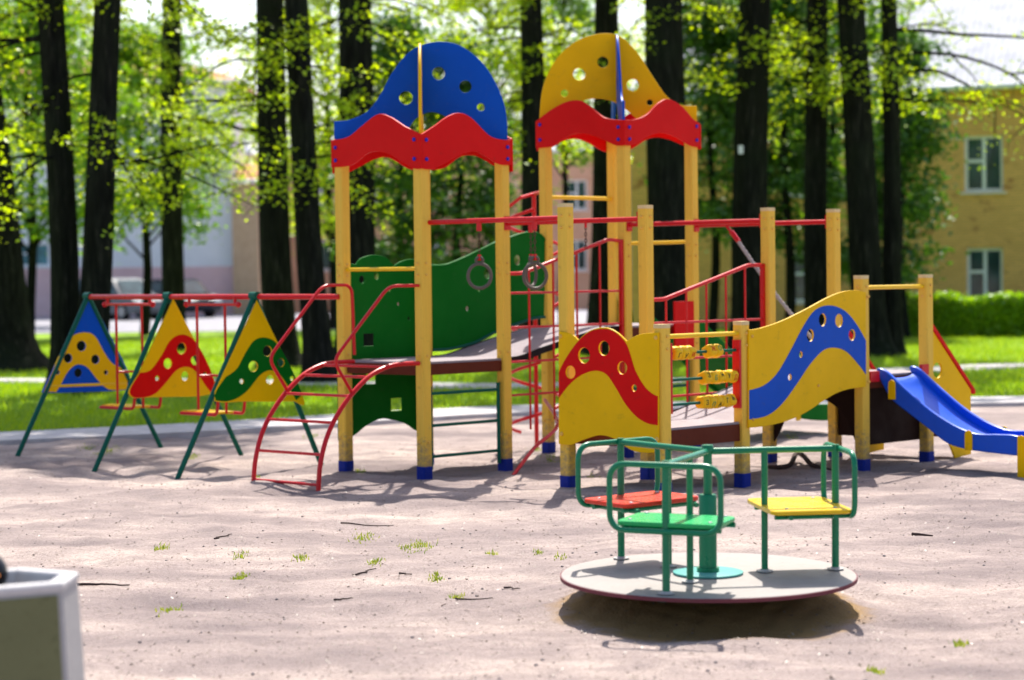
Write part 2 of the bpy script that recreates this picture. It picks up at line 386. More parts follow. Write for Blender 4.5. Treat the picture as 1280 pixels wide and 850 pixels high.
tag(grid_sheet('ground', xs, ys, gz, M['sand']), kind='structure')

def strip(name, line, w, z, mat, thick=.0):    # a ribbon along a polyline
    P = [Vector((*p, 0)) for p in cr(line, 6)]; b = MB(); vs = []; fs = []
    for i, p in enumerate(P):
        t = (P[min(i + 1, len(P) - 1)] - P[max(i - 1, 0)]).normalized(); n = Vector((-t.y, t.x, 0))
        for sgn in (-1, 1): vs.append(p + n * sgn * w / 2 + Vector((0, 0, z)))
        for sgn in (-1, 1): vs.append(p + n * sgn * (w / 2 + .01) + Vector((0, 0, z - .12)))
    for i in range(len(P) - 1):
        a, c = 4 * i, 4 * i + 4; fs += [(a, c, c + 1, a + 1), (a + 2, c + 2, c, a), (a + 1, c + 1, c + 3, a + 3)]
    b.add(vs, fs); return tag(b.build(name, mat, None, (0, 0, 0), 20), kind='structure')
near = [(-40, 18), (-12, 20.9), (-5.4, 23.7), (-2.8, 25.3), (-.4, 27.2), (2, 27.8), (6, 28.1), (12, 28.6), (40, 31)]
far = [(-60, 39), (-20, 38.0), (-8.5, 37.0), (-3, 34.8), (-.5, 33.3), (2, 33.8), (7.3, 37.2), (14, 39), (60, 46)]
strip('garden_path', near, 1.35, .05, M['path']); strip('garden_path', far, 1.35, .045, M['path'])
b = MB(); top = cr(near, 6); ln = [(p[0], p[1] + .3, .02) for p in top]
b.add(ln + [(p[0] * 2.5, 70.0, .02) for p in top], [(i, i + 1, len(ln) + i + 1, len(ln) + i) for i in range(len(ln) - 1)])
tag(b.build('lawn', M['lawn'], None, (0, 0, 0), 0), kind='structure')
b = MB(); b.add([(-140, 69, .04), (140, 69, .04), (140, 99, .04), (-140, 99, .04)], [(0, 1, 2, 3)])
tag(b.build('road', M['road'], None, (0, 0, 0), 0), kind='structure')

# grass blades on the lawn (countless)
def blades(name, X, Y, Z, h, w, rng, mat):
    n = len(X); a = rng.uniform(0, 2 * math.pi, n); hh = h * rng.uniform(.5, 1.3, n); le = rng.normal(0, .35, (n, 2)) * hh[:, None]
    dx, dy = np.cos(a) * w / 2, np.sin(a) * w / 2
    V = np.stack([np.stack([X - dx, Y - dy, Z], 1), np.stack([X + dx, Y + dy, Z], 1), np.stack([X + le[:, 0], Y + le[:, 1], Z + hh], 1)], 1).reshape(-1, 3)
    return link_mesh(name, quads(name, V, 3), mat, None, (0, 0, 0))
n = 190000; Y = 23.5 + 38 * RNG.random(n) ** 1.5; X = (RNG.random(n) - .5) * (Y * .52)
def lineY(line, x): q = np.array(cr(line, 6)); return np.interp(x, q[:, 0], q[:, 1])
dn = Y - lineY(near, X); df = np.abs(Y - lineY(far, X)); k = (dn > .66 + .12 * np.sin(X * 5) * np.sin(X * 2.3)) & (df > .70 + .1 * np.sin(X * 4))
dens = .5 + .5 * np.sin(X * .9 + Y * .35) * np.sin(Y * .6 - X * .4); k &= RNG.random(n) < .45 + .55 * dens
tag(blades('grass', X[k], Y[k], np.full(k.sum(), .02), .085, .02, RNG, M['grass']), 'short bright green grass growing on the lawn beyond the path', 'grass', None, 'stuff')
# weeds in the sand
TX = [(520, 683, 22), (300, 697, 9), (300, 720, 9), (215, 763, 16), (455, 668, 16), (545, 721, 9), (615, 694, 8), (470, 705, 9), (700, 700, 8), (1200, 799, 8), (1095, 835, 8), (200, 690, 9), (376, 697, 8), (672, 690, 6), (450, 590, 7), (740, 593, 8), (690, 575, 10), (110, 560, 9), (135, 563, 12), (240, 570, 9), (390, 545, 10), (570, 742, 8), (320, 597, 6), (990, 548, 8), (670, 561, 8)]
wx, wy, wz = [], [], []
for px, py, wd in TX:
    c = gp(px, py); m = int(6 * wd * random.uniform(.5, 1.5)); s = wd * c[1] / F
    qx = c[0] + RNG.normal(0, s * .5, m); qy = c[1] + RNG.normal(0, s * 1.8, m); wx.append(qx); wy.append(qy); wz.append(gz(qx, qy))
tag(blades('weeds', np.concatenate(wx), np.concatenate(wy), np.concatenate(wz), .022, .009, RNG, M['weed']), 'sparse small tufts of weed sprouting from the sand', 'weeds', None, 'stuff')
# grit and litter on the sand
n = 7000; Y = 8.6 + 14 * RNG.random(n) ** 1.3; X = (RNG.random(n) - .5) * (Y * .5); P = np.stack([X, Y, gz(X, Y) + .004], 1)
tag(link_mesh('litter', leaf_mesh('litter', P, .020, RNG, 3.0, .5), M['chip'], None, (0, 0, 0)), 'dry leaf crumbs and wood chips strewn over the sand', 'litter', None, 'stuff')
n = 900; Y = 8.8 + 12 * RNG.random(n) ** 1.2; X = (RNG.random(n) - .5) * (Y * .5); b = MB()
for x, y in zip(X, Y):
    if math.hypot(x - CC[0], y - CC[1]) < .95: continue
    r = .003 + .008 * random.random() ** 4; b.sphere((x, y, float(gz(x, y)) + r * .3), r, 5, 4, (1, random.uniform(.7, 1.2), .7))
tag(b.build('pebbles', M['pebble'], None, (0, 0, 0), 60), 'small pale pebbles scattered on the sand', 'pebbles', None, 'stuff')

# twigs on the sand
def twig(px0, py0, px1, py1, r, label, group=None):
    a, c = gp(px0, py0), gp(px1, py1); pts = []
    for i in range(7):
        t = i / 6; q = a + (c - a) * t; q[:2] += RNG.normal(0, .012, 2) * (0 < i < 6); q[2] = float(gz(q[0], q[1])) + r * .8 + .004; pts.append(q)
    b = MB(); b.tube(pts, [r * (1 - .6 * i / 6) for i in range(7)], 6)
    tag(b.build('twig', M['twig'], None, None, 60), label, 'twig', group)
twig(97, 734, 162, 731, .009, 'long dark stick lying flat beside the concrete bin')
for q in ((445, 718, 470, 711), (570, 749, 616, 750), (418, 748, 440, 746), (426, 657, 492, 655), (268, 678, 290, 672), (500, 716, 514, 718), (630, 734, 650, 737)):
    twig(*q, .006, 'thin dry twig lying on the open sand', 'dry twigs on the sand')
twig(1140, 667, 1166, 668, .012, 'short black stick lying right of the merry-go-round')
q = [gp(*p) for p in ((955, 586), (975, 587), (988, 585), (996, 579), (1004, 581), (1016, 586), (1040, 588))]; zz = [.01, .02, .03, .09, .08, .03, -.01]
b = MB(); b.tube(cr([(p[0], p[1], z) for p, z in zip(q, zz)], 5), .022, 7)
tag(b.build('tree_root', M['twig'], None, None, 60), 'dark humped root looping out of the sand behind the merry-go-round', 'root')

# ------------------------------------------------------------------ play towers
PW = .098
def post(parent, a, b_, h, foot=True, cap=True):
    p = W(a, b_); m = MB(); m.box((p.x, p.y, h / 2 - .05), (PW, PW, h + .1), E1, .010)
    o = m.build('post', M['post'], parent, (p.x, p.y, 0), 20)
    if foot:
        f = MB(); f.box((p.x, p.y, .0), (PW + .008, PW + .008, .19), E1, .012); f.build('post_foot', M['bfoot'], o, None, 20)
    if cap:
        f = MB(); f.box((p.x, p.y, h + .004), (PW + .006, PW + .006, .03), E1, .014); f.build('post_cap', M['ypale'], o, None, 20)
    for z in ([h - .075, h - .17] if cap else [.30, 1.02, h * .62, h * .655]):
        for e_ in (-E1, -E2): bolt(o, (p.x + e_[0] * PW / 2, p.y + e_[1] * PW / 2, z), e_, .012, 'ybolt')
    return o
def bolt(parent, p, n, r=.017, mat='bbolt'):
    m = MB(); p = Vector(p); n = Vector((n[0], n[1], 0)).normalized()
    m.tube([p - n * .004, p + n * .008, p + n * .014], [r, r, r * .55], 10); return m.build('bolt', M[mat], parent)
def bar(parent, name, p, q, r, mat, n=10):
    m = MB(); m.tube([p, q], r, n); return m.build(name, M[mat], parent)
def deck(parent, a0, b0, wa, wb, z, t=.11):
    c = W(a0 + wa / 2, b0 + wb / 2, z - .009); m = MB(); m.box(c, (wa + .02, wb + .02, .018), E1)
    o = m.build('deck', M['deck'], parent, None, 20)
    e = MB(); h = t - .018; zc = z - .018 - h / 2 - .001
    for aa, bb, la, lb in ((wa / 2, -.003, wa - PW, .03), (wa / 2, wb + .003, wa - PW, .03), (-.003, wb / 2, .03, wb - PW), (wa + .003, wb / 2, .03, wb - PW)):
        e.box(W(a0 + aa, b0 + bb, zc), (la, lb, h), E1)
    e.build('deck_edge', M['dedge'], o, None, 20); return o
def under_ladder(parent, a, b_, zs):
    g = thing('step_ladder', (0, 0, 0), None, None); g.parent = parent; WL[g] = Vector((0, 0, 0)); g.location = -WL[parent]
    for u in (PW / 2 + .03, S - PW / 2 - .03):
        bar(g, 'stile', W(a + u, b_, .06), W(a + u, b_, zs[0] + .06), .017, 'gdark')
    for z in zs: bar(g, 'rung', W(a + PW / 2 + .03, b_, z), W(a + S - PW / 2 - .03, b_, z), .014, 'gdark')
    return g

P1, P2, P3, P4 = ab(0, S), ab(0, 0), ab(S, 0), ab(S, S)
YF, YL, YR, YB = ab(S + L, 0), ab(S + L, S), ab(2 * S + L, 0), ab(2 * S + L, S)
FOFF = PW / 2 + .011
def fascia_outline(tp, bt):                    # traced top and bottom runs -> closed outline
    return cr([(*tp[0], 'c')] + tp[1:-1] + [(*tp[-1], 'c'), (*bt[0], 'c')] + bt[1:-1] + [(*bt[-1], 'c')], 7, True)
def set_u(run, u0, u1):                        # stretch a run so its ends sit exactly at u0, u1
    a, c = run[0][0], run[-1][0]; return [(u0 + (p[0] - a) / (c - a) * (u1 - u0), p[1]) for p in run]
def fascia(parent, P0, d, outl, off, sgn):
    o = panel('fascia_board', M['red'], parent, P0, d, outl, (), .020, off, .004)
    n = np.array([d[1], -d[0]])
    for u in (.0, S):
        zs = [p[1] for p in outl if abs(p[0] - u) < .09]; lo, hi = min(zs), max(zs)
        for z in (lo + (hi - lo) * .24, lo + (hi - lo) * .70):
            q = P0 + d * u + n * (off + sgn * .010); bolt(o, (q[0], q[1], z), n * sgn)
    return o

zt3 = lambda pts, P0, d: tr(pts, 400, 30, 2.8346, P0, d)
zt4 = lambda pts, P0, d: tr(pts, 640, 30, 2.8346, P0, d)
e = FOFF + .012
# --- blue-roofed tower
tw = thing('play_tower', (P2[0] + .0, P2[1] + .69, 0), 'tall play tower with a blue domed roof panel, red wavy fascia and yellow posts', 'play tower')
for a, c in ((0, S), (0, 0), (S, 0), (S, S)): post(tw, a, c, 2.74, True, False)
deck(tw, 0, 0, S, S, .968)
Q = P1 + np.array([-E2[1], E2[0]]) * 0
d1 = -E2; n1 = np.array([d1[1], -d1[0]]); d2 = E1; n2 = np.array([d2[1], -d2[0]])
tL = set_u(zt3([(40, 412), (100, 400), (150, 360), (205, 320), (250, 330), (300, 362), (355, 390)], P1 + n1 * FOFF, d1), -.06, S + e)
bL = set_u(zt3([(356, 512), (330, 512), (290, 490), (240, 460), (205, 452), (165, 460), (110, 500), (40, 508)], P1 + n1 * FOFF, d1), S + e, -.06)
tR = set_u(zt3([(357, 390), (400, 362), (450, 326), (490, 315), (530, 332), (590, 392), (630, 408), (672, 410)], P2 + n2 * FOFF, d2), -.048, S + .06)
bR = set_u(zt3([(672, 500), (625, 496), (580, 468), (545, 452), (500, 460), (440, 492), (395, 514), (357, 512)], P2 + n2 * FOFF, d2), S + .06, -.048)
oL, oR = fascia_outline(tL, bL), fascia_outline(tR, bR)
fascia(tw, P1, d1, oL, FOFF, 1); fascia(tw, P2, d2, oR, FOFF, 1); fascia(tw, P4, d1, oL, -FOFF, -1); fascia(tw, P1, d2, oR, -FOFF, -1)
dg = (P3 - P1) / np.linalg.norm(P3 - P1); D = np.linalg.norm(P3 - P1)
roofB = zt3([(50, 405, 'c'), (50, 345, 'c'), (110, 338), (170, 308), (215, 248), (250, 182), (300, 115), (352, 78), (420, 63), (490, 74), (560, 122), (610, 186), (648, 268), (662, 340), (664, 412, 'c'), (640, 440), (560, 420), (490, 365), (440, 325), (390, 312), (340, 335), (300, 380), (200, 420), (90, 430)], P1, dg)
hB = [zt3([(x, y)], P1, dg)[0] + (r / 2.8346 * 19.44 / F,) for x, y, r in ((305, 262, 24), (420, 175, 23), (515, 222, 22), (570, 295, 14))]
panel('roof_panel', M['blue'], tw, P1, dg, cr(roofB, 6, True), [circ(*h) for h in hB], .020, 0)
dg2 = (P4 - P2) / D
panel('roof_panel', M['yellow'], tw, P2, dg2, cr([(D - p[0], p[1] - .03) + tuple(p[2:]) for p in roofB], 6, True), [circ(D - h[0], h[1] - .03, h[2]) for h in hB], .022, 0)['label'] = 'yellow roof panel seen edge on'
bar(tw, 'guard_bar', W(0, S - PW / 2 + .01, 1.75), W(0, PW / 2 - .01, 1.75), .017, 'ybar')
# green guard panel between the two far left posts
zt2 = lambda pts, P0, d: tr(pts, 300, 330, 2.8333, P0, d); zt5 = lambda pts, P0, d: tr(pts, 400, 220, 4.0, P0, d)
Pg = P1 + E2 * (PW / 2 + .012)                 # outside of the P1-P4 side
top = [(-.02, 1.62), (-.02, 1.78), (.10, 1.80)] 
gtop = zt5([(180, 440, 'c'), (205, 410), (270, 394), (330, 408), (368, 452, 'c'), (400, 428), (455, 415)], Pg, E1)
ug = gtop[-1][0]; umax = S + .03
outl = [(-.03, gtop[0][1] + .015, 'c')] + gtop + [(ug + .12, gtop[-1][1] - .01), (ug + .24, gtop[0][1] - .02, 'c'), (umax, gtop[0][1] - .04, 'c'), (umax, .30, 'c'), (umax - .10, .30), (umax - .26, .38), (S / 2, .43), (.30, .38), (.14, .30), (-.03, .27, 'c')]
hol = [zt5([(x, y)], Pg, E1)[0] + (r / 4 * 19.8 / F,) for x, y, r in ((208, 517, 17), (282, 498, 17), (347, 570, 9), (390, 640, 8), (443, 712, 9))]
sq = []
for (x, y, h) in ((455, 268, 22), (553, 497, 23), (463, 405, 20)):
    u, z = zt2([(x, y)], Pg, E1)[0]; k = h / 2.833 * 19.8 / F; sq.append([(u - k * 1.2, z - k), (u + k * 1.2, z - k), (u + k * 1.2, z + k), (u - k * 1.2, z + k)])
panel('guard_panel', M['green'], tw, Pg, E1, cr(outl, 7, True), [circ(u, z, r * 1.15, 18, r * 1.15) for u, z, r in hol] + sq, .018, 0)
under_ladder(tw, 0, 0, (.70, .43, .17))

# --- yellow-roofed tower
tw = thing('play_tower', (YF[0], YF[1] + .69, 0), 'tall play tower with a yellow domed roof panel, red wavy fascia and yellow posts', 'play tower')
for a, c in ((S + L, S), (S + L, 0), (2 * S + L, 0), (2 * S + L, S)): post(tw, a, c, 2.98, True, False)
deck(tw, S + L, 0, S, S, 1.205)
tL = set_u(zt4([(90, 345), (150, 300), (200, 275), (245, 271), (285, 295), (335, 332), (402, 340)], YL + n1 * FOFF, d1), -.06, S + e)
bL = set_u(zt4([(402, 430), (370, 430), (330, 412), (290, 395), (245, 387), (205, 397), (150, 432), (90, 440)], YL + n1 * FOFF, d1), S + e, -.06)
tR = set_u(zt4([(404, 340), (440, 338), (480, 320), (520, 280), (555, 266), (600, 290), (640, 335), (666, 352)], YF + n2 * FOFF, d2), -.048, S + .06)
bR = set_u(zt4([(666, 438), (630, 430), (580, 400), (535, 386), (490, 395), (450, 420), (425, 430), (404, 430)], YF + n2 * FOFF, d2), S + .06, -.048)
oL, oR = fascia_outline(tL, bL), fascia_outline(tR, bR)
fascia(tw, YL, d1, oL, FOFF, 1); fascia(tw, YF, d2, oR, FOFF, 1); fascia(tw, YB, d1, oL, -FOFF, -1); fascia(tw, YL, d2, oR, -FOFF, -1)
dg = (YR - YL) / D
roofY = zt4([(98, 360, 'c'), (98, 320), (105, 245), (122, 188), (162, 118), (222, 65), (290, 38), (350, 34), (400, 56), (450, 110), (500, 188), (550, 258), (600, 287), (655, 290, 'c'), (655, 370, 'c'), (600, 372), (520, 368), (450, 340), (400, 300), (350, 272), (300, 264), (245, 275), (190, 320), (140, 360)], YL, dg)
hY = [zt4([(x, y)], YL, dg)[0] + (r / 2.8346 * 21.3 / F,) for x, y, r in ((238, 178, 22), (322, 135, 20), (186, 245, 13), (428, 217, 22), (488, 278, 11))]
panel('roof_panel', M['yellow'], tw, YL, dg, cr(roofY, 6, True), [circ(*h) for h in hY], .020, 0)
dg2 = (YB - YF) / D
panel('roof_panel', M['blue'], tw, YF, dg2, cr([(D - p[0], p[1]) + tuple(p[2:]) for p in roofY], 6, True), [circ(D - h[0], h[1], h[2]) for h in hY], .022, 0)['label'] = 'blue roof panel seen edge on'
bar(tw, 'guard_bar', W(S + L + PW / 2, S, 2.42), W(2 * S + L - PW / 2, S, 2.42), .020, 'ybar')
bar(tw, 'guard_bar', W(2 * S + L, S - PW / 2, 1.98), W(2 * S + L, PW / 2, 1.98), .018, 'ybar')
under_ladder(tw, S + L, 0, (.90, .62, .34, .10))
Pr = YF + n2 * (PW / 2 + .012)
panel('guard_panel', M['red'], tw, Pr, d2, cr([(S - .35, .96, 'c'), (S - .06, .96, 'c'), (S - .06, 1.42, 'c'), (S - .35, 1.42, 'c')], 1, True), (), .018, 0)
b = MB()
for u in (.02, .10, .18): b.box(W(S + L + PW / 2 + u, S * .5, 1.20), (.02, .3, .02), E1)
panel('guard_panel', M['green'], tw, YB, -E2, cr([(.05, 1.21, 'c'), (.05, 1.42), (.12, 1.47), (.20, 1.42), (.24, 1.21, 'c')], 5, True), (), .018, 0)

# --- sloping bridge between the towers
br = thing('sloping_bridge', W(S + L / 2, S / 2, 0), 'sloping grey bridge with a green wavy side panel joining the two towers', 'bridge')
prof = cr([(S + .02, .965), (S + .12, .968), (S + .26, .98), (S + .55, 1.045), (S + 1.0, 1.135), (S + 1.35, 1.19), (S + L - .02, 1.203)], 5)
def ramp_deck(parent, prof, b0, b1, t=.05):
    m = MB(); e2 = MB(); vs = []; fs = []
    for a, z in prof:
        for bb in (b0, b1): vs.append(W(a, bb, z))
        for bb in (b0, b1): vs.append(W(a, bb, z - .02))
    for i in range(len(prof) - 1):
        p, q = 4 * i, 4 * i + 4; fs += [(p, q, q + 1, p + 1), (p + 2, p + 3, q + 3, q + 2), (p, p + 2, q + 2, q), (p + 1, q + 1, q + 3, p + 3)]
    fs += [(0, 1, 3, 2), (len(vs) - 4, len(vs) - 2, len(vs) - 1, len(vs) - 3)]
    m.add(vs, fs); o = m.build('deck', M['deck'], parent, None, 30)
    for bb, s in ((b0, -1), (b1, 1)):
        vs = []; fs = []
        for a, z in prof:
            for db, dz in ((0.003, .006), (.022, .006), (.022, -t), (.003, -t)): vs.append(W(a, bb + s * db, z + dz))
        for i in range(len(prof) - 1):
            for k in range(4): fs.append((4 * i + k, 4 * i + (k + 1) % 4, 4 * i + 4 + (k + 1) % 4, 4 * i + 4 + k))
        fs += [(0, 3, 2, 1), tuple(len(vs) - 4 + k for k in range(4))]
        e2.add(vs, fs)
    e2.build('deck_edge', M['black'], o, None, 30); return o
ramp_deck(br, prof, .045, S - .045)
Pb = P4 + E2 * -.02
gt = zt5([(545, 452), (590, 452), (640, 445), (720, 412), (800, 374), (880, 335), (945, 312), (1010, 292), (1060, 285), (1100, 296), (1122, 322)], Pb, E1)
gb = zt5([(1118, 705), (1060, 712), (960, 745), (860, 785), (760, 835), (640, 865), (545, 870)], Pb, E1)
u0 = PW / 2 + .004; gt = [(max(p[0], u0), p[1]) for p in gt]; gb = [(max(p[0], u0), p[1]) for p in gb]
gt[0] = (u0, gt[0][1]); gb[-1] = (u0, gb[-1][1])
outl = cr([(*gt[0], 'c')] + gt[1:-1] + [(*gt[-1], 'c'), (*gb[0], 'c')] + gb[1:-1] + [(*gb[-1], 'c')], 6, True)
hg = [zt5([(x, y)], Pb, E1)[0] + (r / 4 * 20.8 / F,) for x, y, r in ((985, 420, 22), (833, 487, 22), (793, 568, 10), (735, 663, 11))]
sp = panel('side_panel', M['green'], br, Pb, E1, outl, [circ(u, z, r * 1.2, 20, r * 1.2) for u, z, r in hg], .022, 0)
m = MB(); m.tube([Vector((*(Pb + E1 * u + n2 * .0)[:2], z)) for u, z in cr(gt, 5)], .018, 8); m.build('lip', M['green'], sp)
m = MB(); m.tube([Vector((*(Pb + E1 * u + n2 * .018)[:2], z)) for u, z in cr(gb, 5)], .014, 8); m.build('lip', M['gdark'], sp)

def mesh_rail(parent, a0, b_, run, top, zs, zlow, ntop=4, r=.011):
    """red welded grid with a rising hand rail along E1"""
    P = lambda u, z: W(a0 + u, b_, z)
    m = MB(); m.tube(fillet([P(u, z) for u, z in top], .05), .017, 10); m.build('top_rail', M['rtube'], parent)
    tu = [p[0] for p in top]; tz = [p[1] for p in top]; g = MB()
    for i in range(1, ntop + 1):
        u = run * i / (ntop + 1); g.tube([P(u, zlow[min(i - 1, len(zlow) - 1)]), P(u, float(np.interp(u, tu, tz)))], r * .9, 7)
    for z in zs: g.tube([P(.05, z), P(run - .03, z)], r, 7)
    g.build('bar_grid', M['rtube'], parent)
    m = MB(); m.box(P(run - .015, (top[-1][1] + .45) / 2), (.034, .034, top[-1][1] - .45 + .03), E1); m.build('end_post', M['rtube'], parent, None, 20)
mesh_rail(br, S, -.012, L - PW / 2, [(.05, 1.70), (.22, 1.70), (L - .24, 2.0), (L - PW / 2, 1.985)], (1.53, 1.23, .93, .64), [.33, .40, .45, .5])

# --- arched red ladder on the left of the blue-roofed tower
ld = thing('arched_ladder', W(-.95, .38, 0), 'red arched tube ladder with hand loops climbing to the blue-roofed tower', 'ladder')
la = [(-.01, -.12), (-.01, .0), (.015, .20), (.085, .40), (.20, .575), (.37, .745), (.56, .875), (.74, .94), (.90, .962), (1.12, .962)]
lc = cr(la, 6); bl, brr = .785, -.018
for bb in (bl, brr):
    m = MB(); m.tube([W(-1.19 + u, bb, z) for u, z in lc], .020, 10); o = m.build('rail', M['rtube'], ld)
    h = [(1.13, 1.02), (1.11, 1.62), (.78, 1.62), (.17, 1.02), (.37, .745)] if bb == bl else [(1.13, 1.61), (.79, 1.61), (.17, 1.02), (.37, .745)]
    m = MB(); m.tube(fillet([W(-1.19 + u, bb, z) for u, z in h], .09), .0145, 10); m.build('hand_loop', M['rtube'], ld)
lz = np.array(lc)
for z in (.03, .27, .52, .725, .87, .945):
    u = float(np.interp(z, lz[:, 1], lz[:, 0])); bar(ld, 'rung', W(-1.19 + u, bl, z), W(-1.19 + u, brr, z), .0125, 'rtube')

# --- spiral climber behind the towers
spc = gp(671, 557); ss = thing('spiral_climber', (spc[0], spc[1], 0), 'red spiral tube climber on a central pole behind the yellow-roofed tower', 'climber')
bar(ss, 'pole', (spc[0], spc[1], -.1), (spc[0], spc[1], 2.50), .022, 'rtube', 12)
m = MB(); m.tube([(spc[0] + .27 * math.cos(a), spc[1] + .27 * math.sin(a), .12 + 2.2 * i / 120) for i, a in enumerate(np.linspace(2.2, 2.2 + 2 * math.pi * 4.4, 121))], .017, 9); m.build('spiral_tube', M['rtube'], ss)
m = MB()
for z, aim in ((2.50, YL),): m.tube([(spc[0], spc[1], z - .02), (aim[0], aim[1], z - .02)], .018, 9)
m.tube([(spc[0], spc[1], 2.48), (spc[0] - .13, spc[1] - .22, 2.44), (spc[0] - .24, spc[1] - .1, 2.36)], .017, 9); m.build('top_arm', M['rtube'], ss)
m = MB(); m.tube(cr([(.30, 20.9, .52), (.396, 19.9, .353), (.183, 19.4, .19), (-.007, 19.04, -.02)], 6), .017, 9)
m.build('lower_arm', M['rtube'], ss)

# --- low platform with letter beads
def Ap(i, j, k=0): return (A0 + i * S + k * L2, B0 + j * S)
lp = thing('low_platform', W(A0 + S / 2, B0 - S / 2, 0), 'low play platform with a red-waved yellow panel and rows of yellow letter beads', 'play platform')
HT, HL, HM = 2.23, 1.282, 1.63
for (i, j, h) in ((0, 0, HT), (1, 0, HT), (0, -1, HL), (1, -1, HL)): post(lp, *Ap(i, j), h)
deck(lp, A0, B0 - S, S, S, .505, .15)
pA, pE, pF = ab(*Ap(0, 0)), ab(*Ap(0, -1)), ab(*Ap(1, -1))
zq = lambda pts, P0, d: tr(pts, 620, 400, 4.25, P0, d)
off = PW / 2 + .012; PA = pA + n1 * off
outA = zq([(336, 60, 'c'), (375, 66), (412, 80), (440, 106, 'c'), (490, 62), (545, 42), (600, 42), (650, 68), (697, 112, 'c'), (740, 86), (790, 72), (866, 66, 'c'), (866, 700, 'c'), (800, 706), (720, 690), (640, 635), (560, 612), (480, 632), (420, 656), (395, 664), (336, 658, 'c')], PA, d1)
outA = [(min(max(p[0], -.05), S + .052), p[1]) + tuple(p[2:]) for p in outA]
hA = [zq([(x, y)], PA, d1)[0] + (r / 4.25 * 17.5 / F,) for x, y, r in ((400, 277, 34), (472, 188, 41), (578, 150, 38), (675, 254, 33), (739, 361, 18))]
hole = lambda hs, k=1.0: [circ(u, z, r * k, 22) for u, z, r in hs]
pn = panel('wave_panel', M['yellow'], lp, pA, d1, cr(outA, 7, True), hole(hA), .018, off)
wv = zq([(338, 275, 'c'), (370, 210), (420, 135), (460, 90), (500, 60), (545, 46), (600, 46), (650, 72), (693, 118), (715, 170), (745, 265), (790, 345), (830, 385), (864, 402, 'c'), (864, 556, 'c'), (810, 546), (750, 510), (690, 440), (640, 355), (595, 290), (550, 268), (500, 272), (440, 300), (385, 350), (338, 412, 'c')], PA, d1)
wv = [(min(max(p[0], -.047), S + .049), p[1] - .004) + tuple(p[2:]) for p in wv]
panel('wave_band', M['red'], pn, pA, d1, cr(wv, 7, True), hole(hA, 1.04), .024, off, .002)
for u, z in ((0, 1.20), (0, .43), (S, 1.20), (S, .43)):
    q = pA + d1 * u + n1 * (off + .009); bolt(pn, (q[0], q[1], z), n1, .016, 'ybolt')
a_, b_ = Ap(0, -1)
bar(lp, 'guard_bar', W(a_ + PW / 2 - .01, b_, 1.205), W(a_ + S - PW / 2 + .01, b_, 1.205), .019, 'ybar')
for u in (PW / 2 + .014, S - PW / 2 - .014):
    m = MB(); m.box(W(a_ + u, b_ - .005, .885), (.026, .075, .54), E1, .004); m.build('bead_holder', M['rtube'], lp, None, 20)
def letter(txt, parent, c, d, n, up, size, mat):
    cu = bpy.data.curves.new('letter', 'FONT'); cu.body = txt; cu.size = size; cu.extrude = .0012; cu.align_x = 'CENTER'; cu.align_y = 'CENTER'
    tmp = bpy.data.objects.new('tmp', cu); COL.objects.link(tmp); bpy.context.view_layer.update()
    me = bpy.data.meshes.new_from_object(tmp); bpy.data.objects.remove(tmp); bpy.data.curves.remove(cu)
    if not len(me.vertices): return
    rot = random.uniform(-.15, .15); cs, sn = math.cos(rot), math.sin(rot)
    me.transform(Matrix(((cs, -sn, 0, 0), (sn, cs, 0, 0), (0, 0, 1, 0), (0, 0, 0, 1))))
    me.transform(Matrix(((d[0], up[0], n[0], c[0]), (d[1], up[1], n[1], c[1]), (0, up[2], n[2], c[2]), (0, 0, 0, 1))))
    me.materials.clear(); link_mesh('letter', me, M[mat], parent)
rows = [(1.075, [(.06, 'Г', 'ink'), (.145, 'У', 'ink'), (.23, 'И', 'inkred'), (.49, 'Ж', 'inkred'), (.575, 'О', 'inkgreen')]),
        (.87, [(.43, 'З', 'ink'), (.515, 'Б', 'inkgreen'), (.60, 'Я', 'ink'), (.685, 'У', 'ink'), (.77, 'Д', 'inkred')]),
        (.68, [(.40, 'З', 'ink'), (.485, 'П', 'inkgreen'), (.57, 'А', 'ink'), (.655, 'Т', 'ink'), (.74, 'Ь', 'ink')])]
rows = [(z, [(PW / 2 + .05 + u * .97, t, k) for u, t, k in rw]) for z, rw in rows]
for z, rw in rows:
    rod = bar(lp, 'bead_rod', W(a_ + PW / 2 + .012, b_, z), W(a_ + S - PW / 2 - .012, b_, z), .012, 'gdark')
    for u, t, k in rw:
        c = W(a_ + u, b_, z); tw_ = random.uniform(-.55, .55); m = MB(); h = .047; sec = []
        v1, v2 = Vector((E2[0], E2[1], 0)), Vector((0, 0, 1)); up_ = v2 * math.cos(tw_) + v1 * math.sin(tw_); out_ = -v1 * math.cos(tw_) + v2 * math.sin(tw_)
        oct_ = [(1, .62), (.62, 1), (-.62, 1), (-1, .62), (-1, -.62), (-.62, -1), (.62, -1), (1, -.62)]
        for du, sc in ((-.042, .70), (-.036, .92), (-.024, 1.0), (.024, 1.0), (.036, .92), (.042, .70)):
            for p_, q_ in oct_: sec.append(c + Vector((E1[0], E1[1], 0)) * du + out_ * p_ * h * sc + up_ * q_ * h * sc)
        fs = [tuple(range(7, -1, -1)), tuple(40 + q for q in range(8))]
        for i in range(5):
            for q in range(8): fs.append((8 * i + q, 8 * i + (q + 1) % 8, 8 * i + 8 + (q + 1) % 8, 8 * i + 8 + q))
        m.add(sec, fs); m.build('letter_bead', M['bead'], lp, None, 50)
        letter(t, lp, c + out_ * (h + .0015), E1, out_, up_, .056, k)

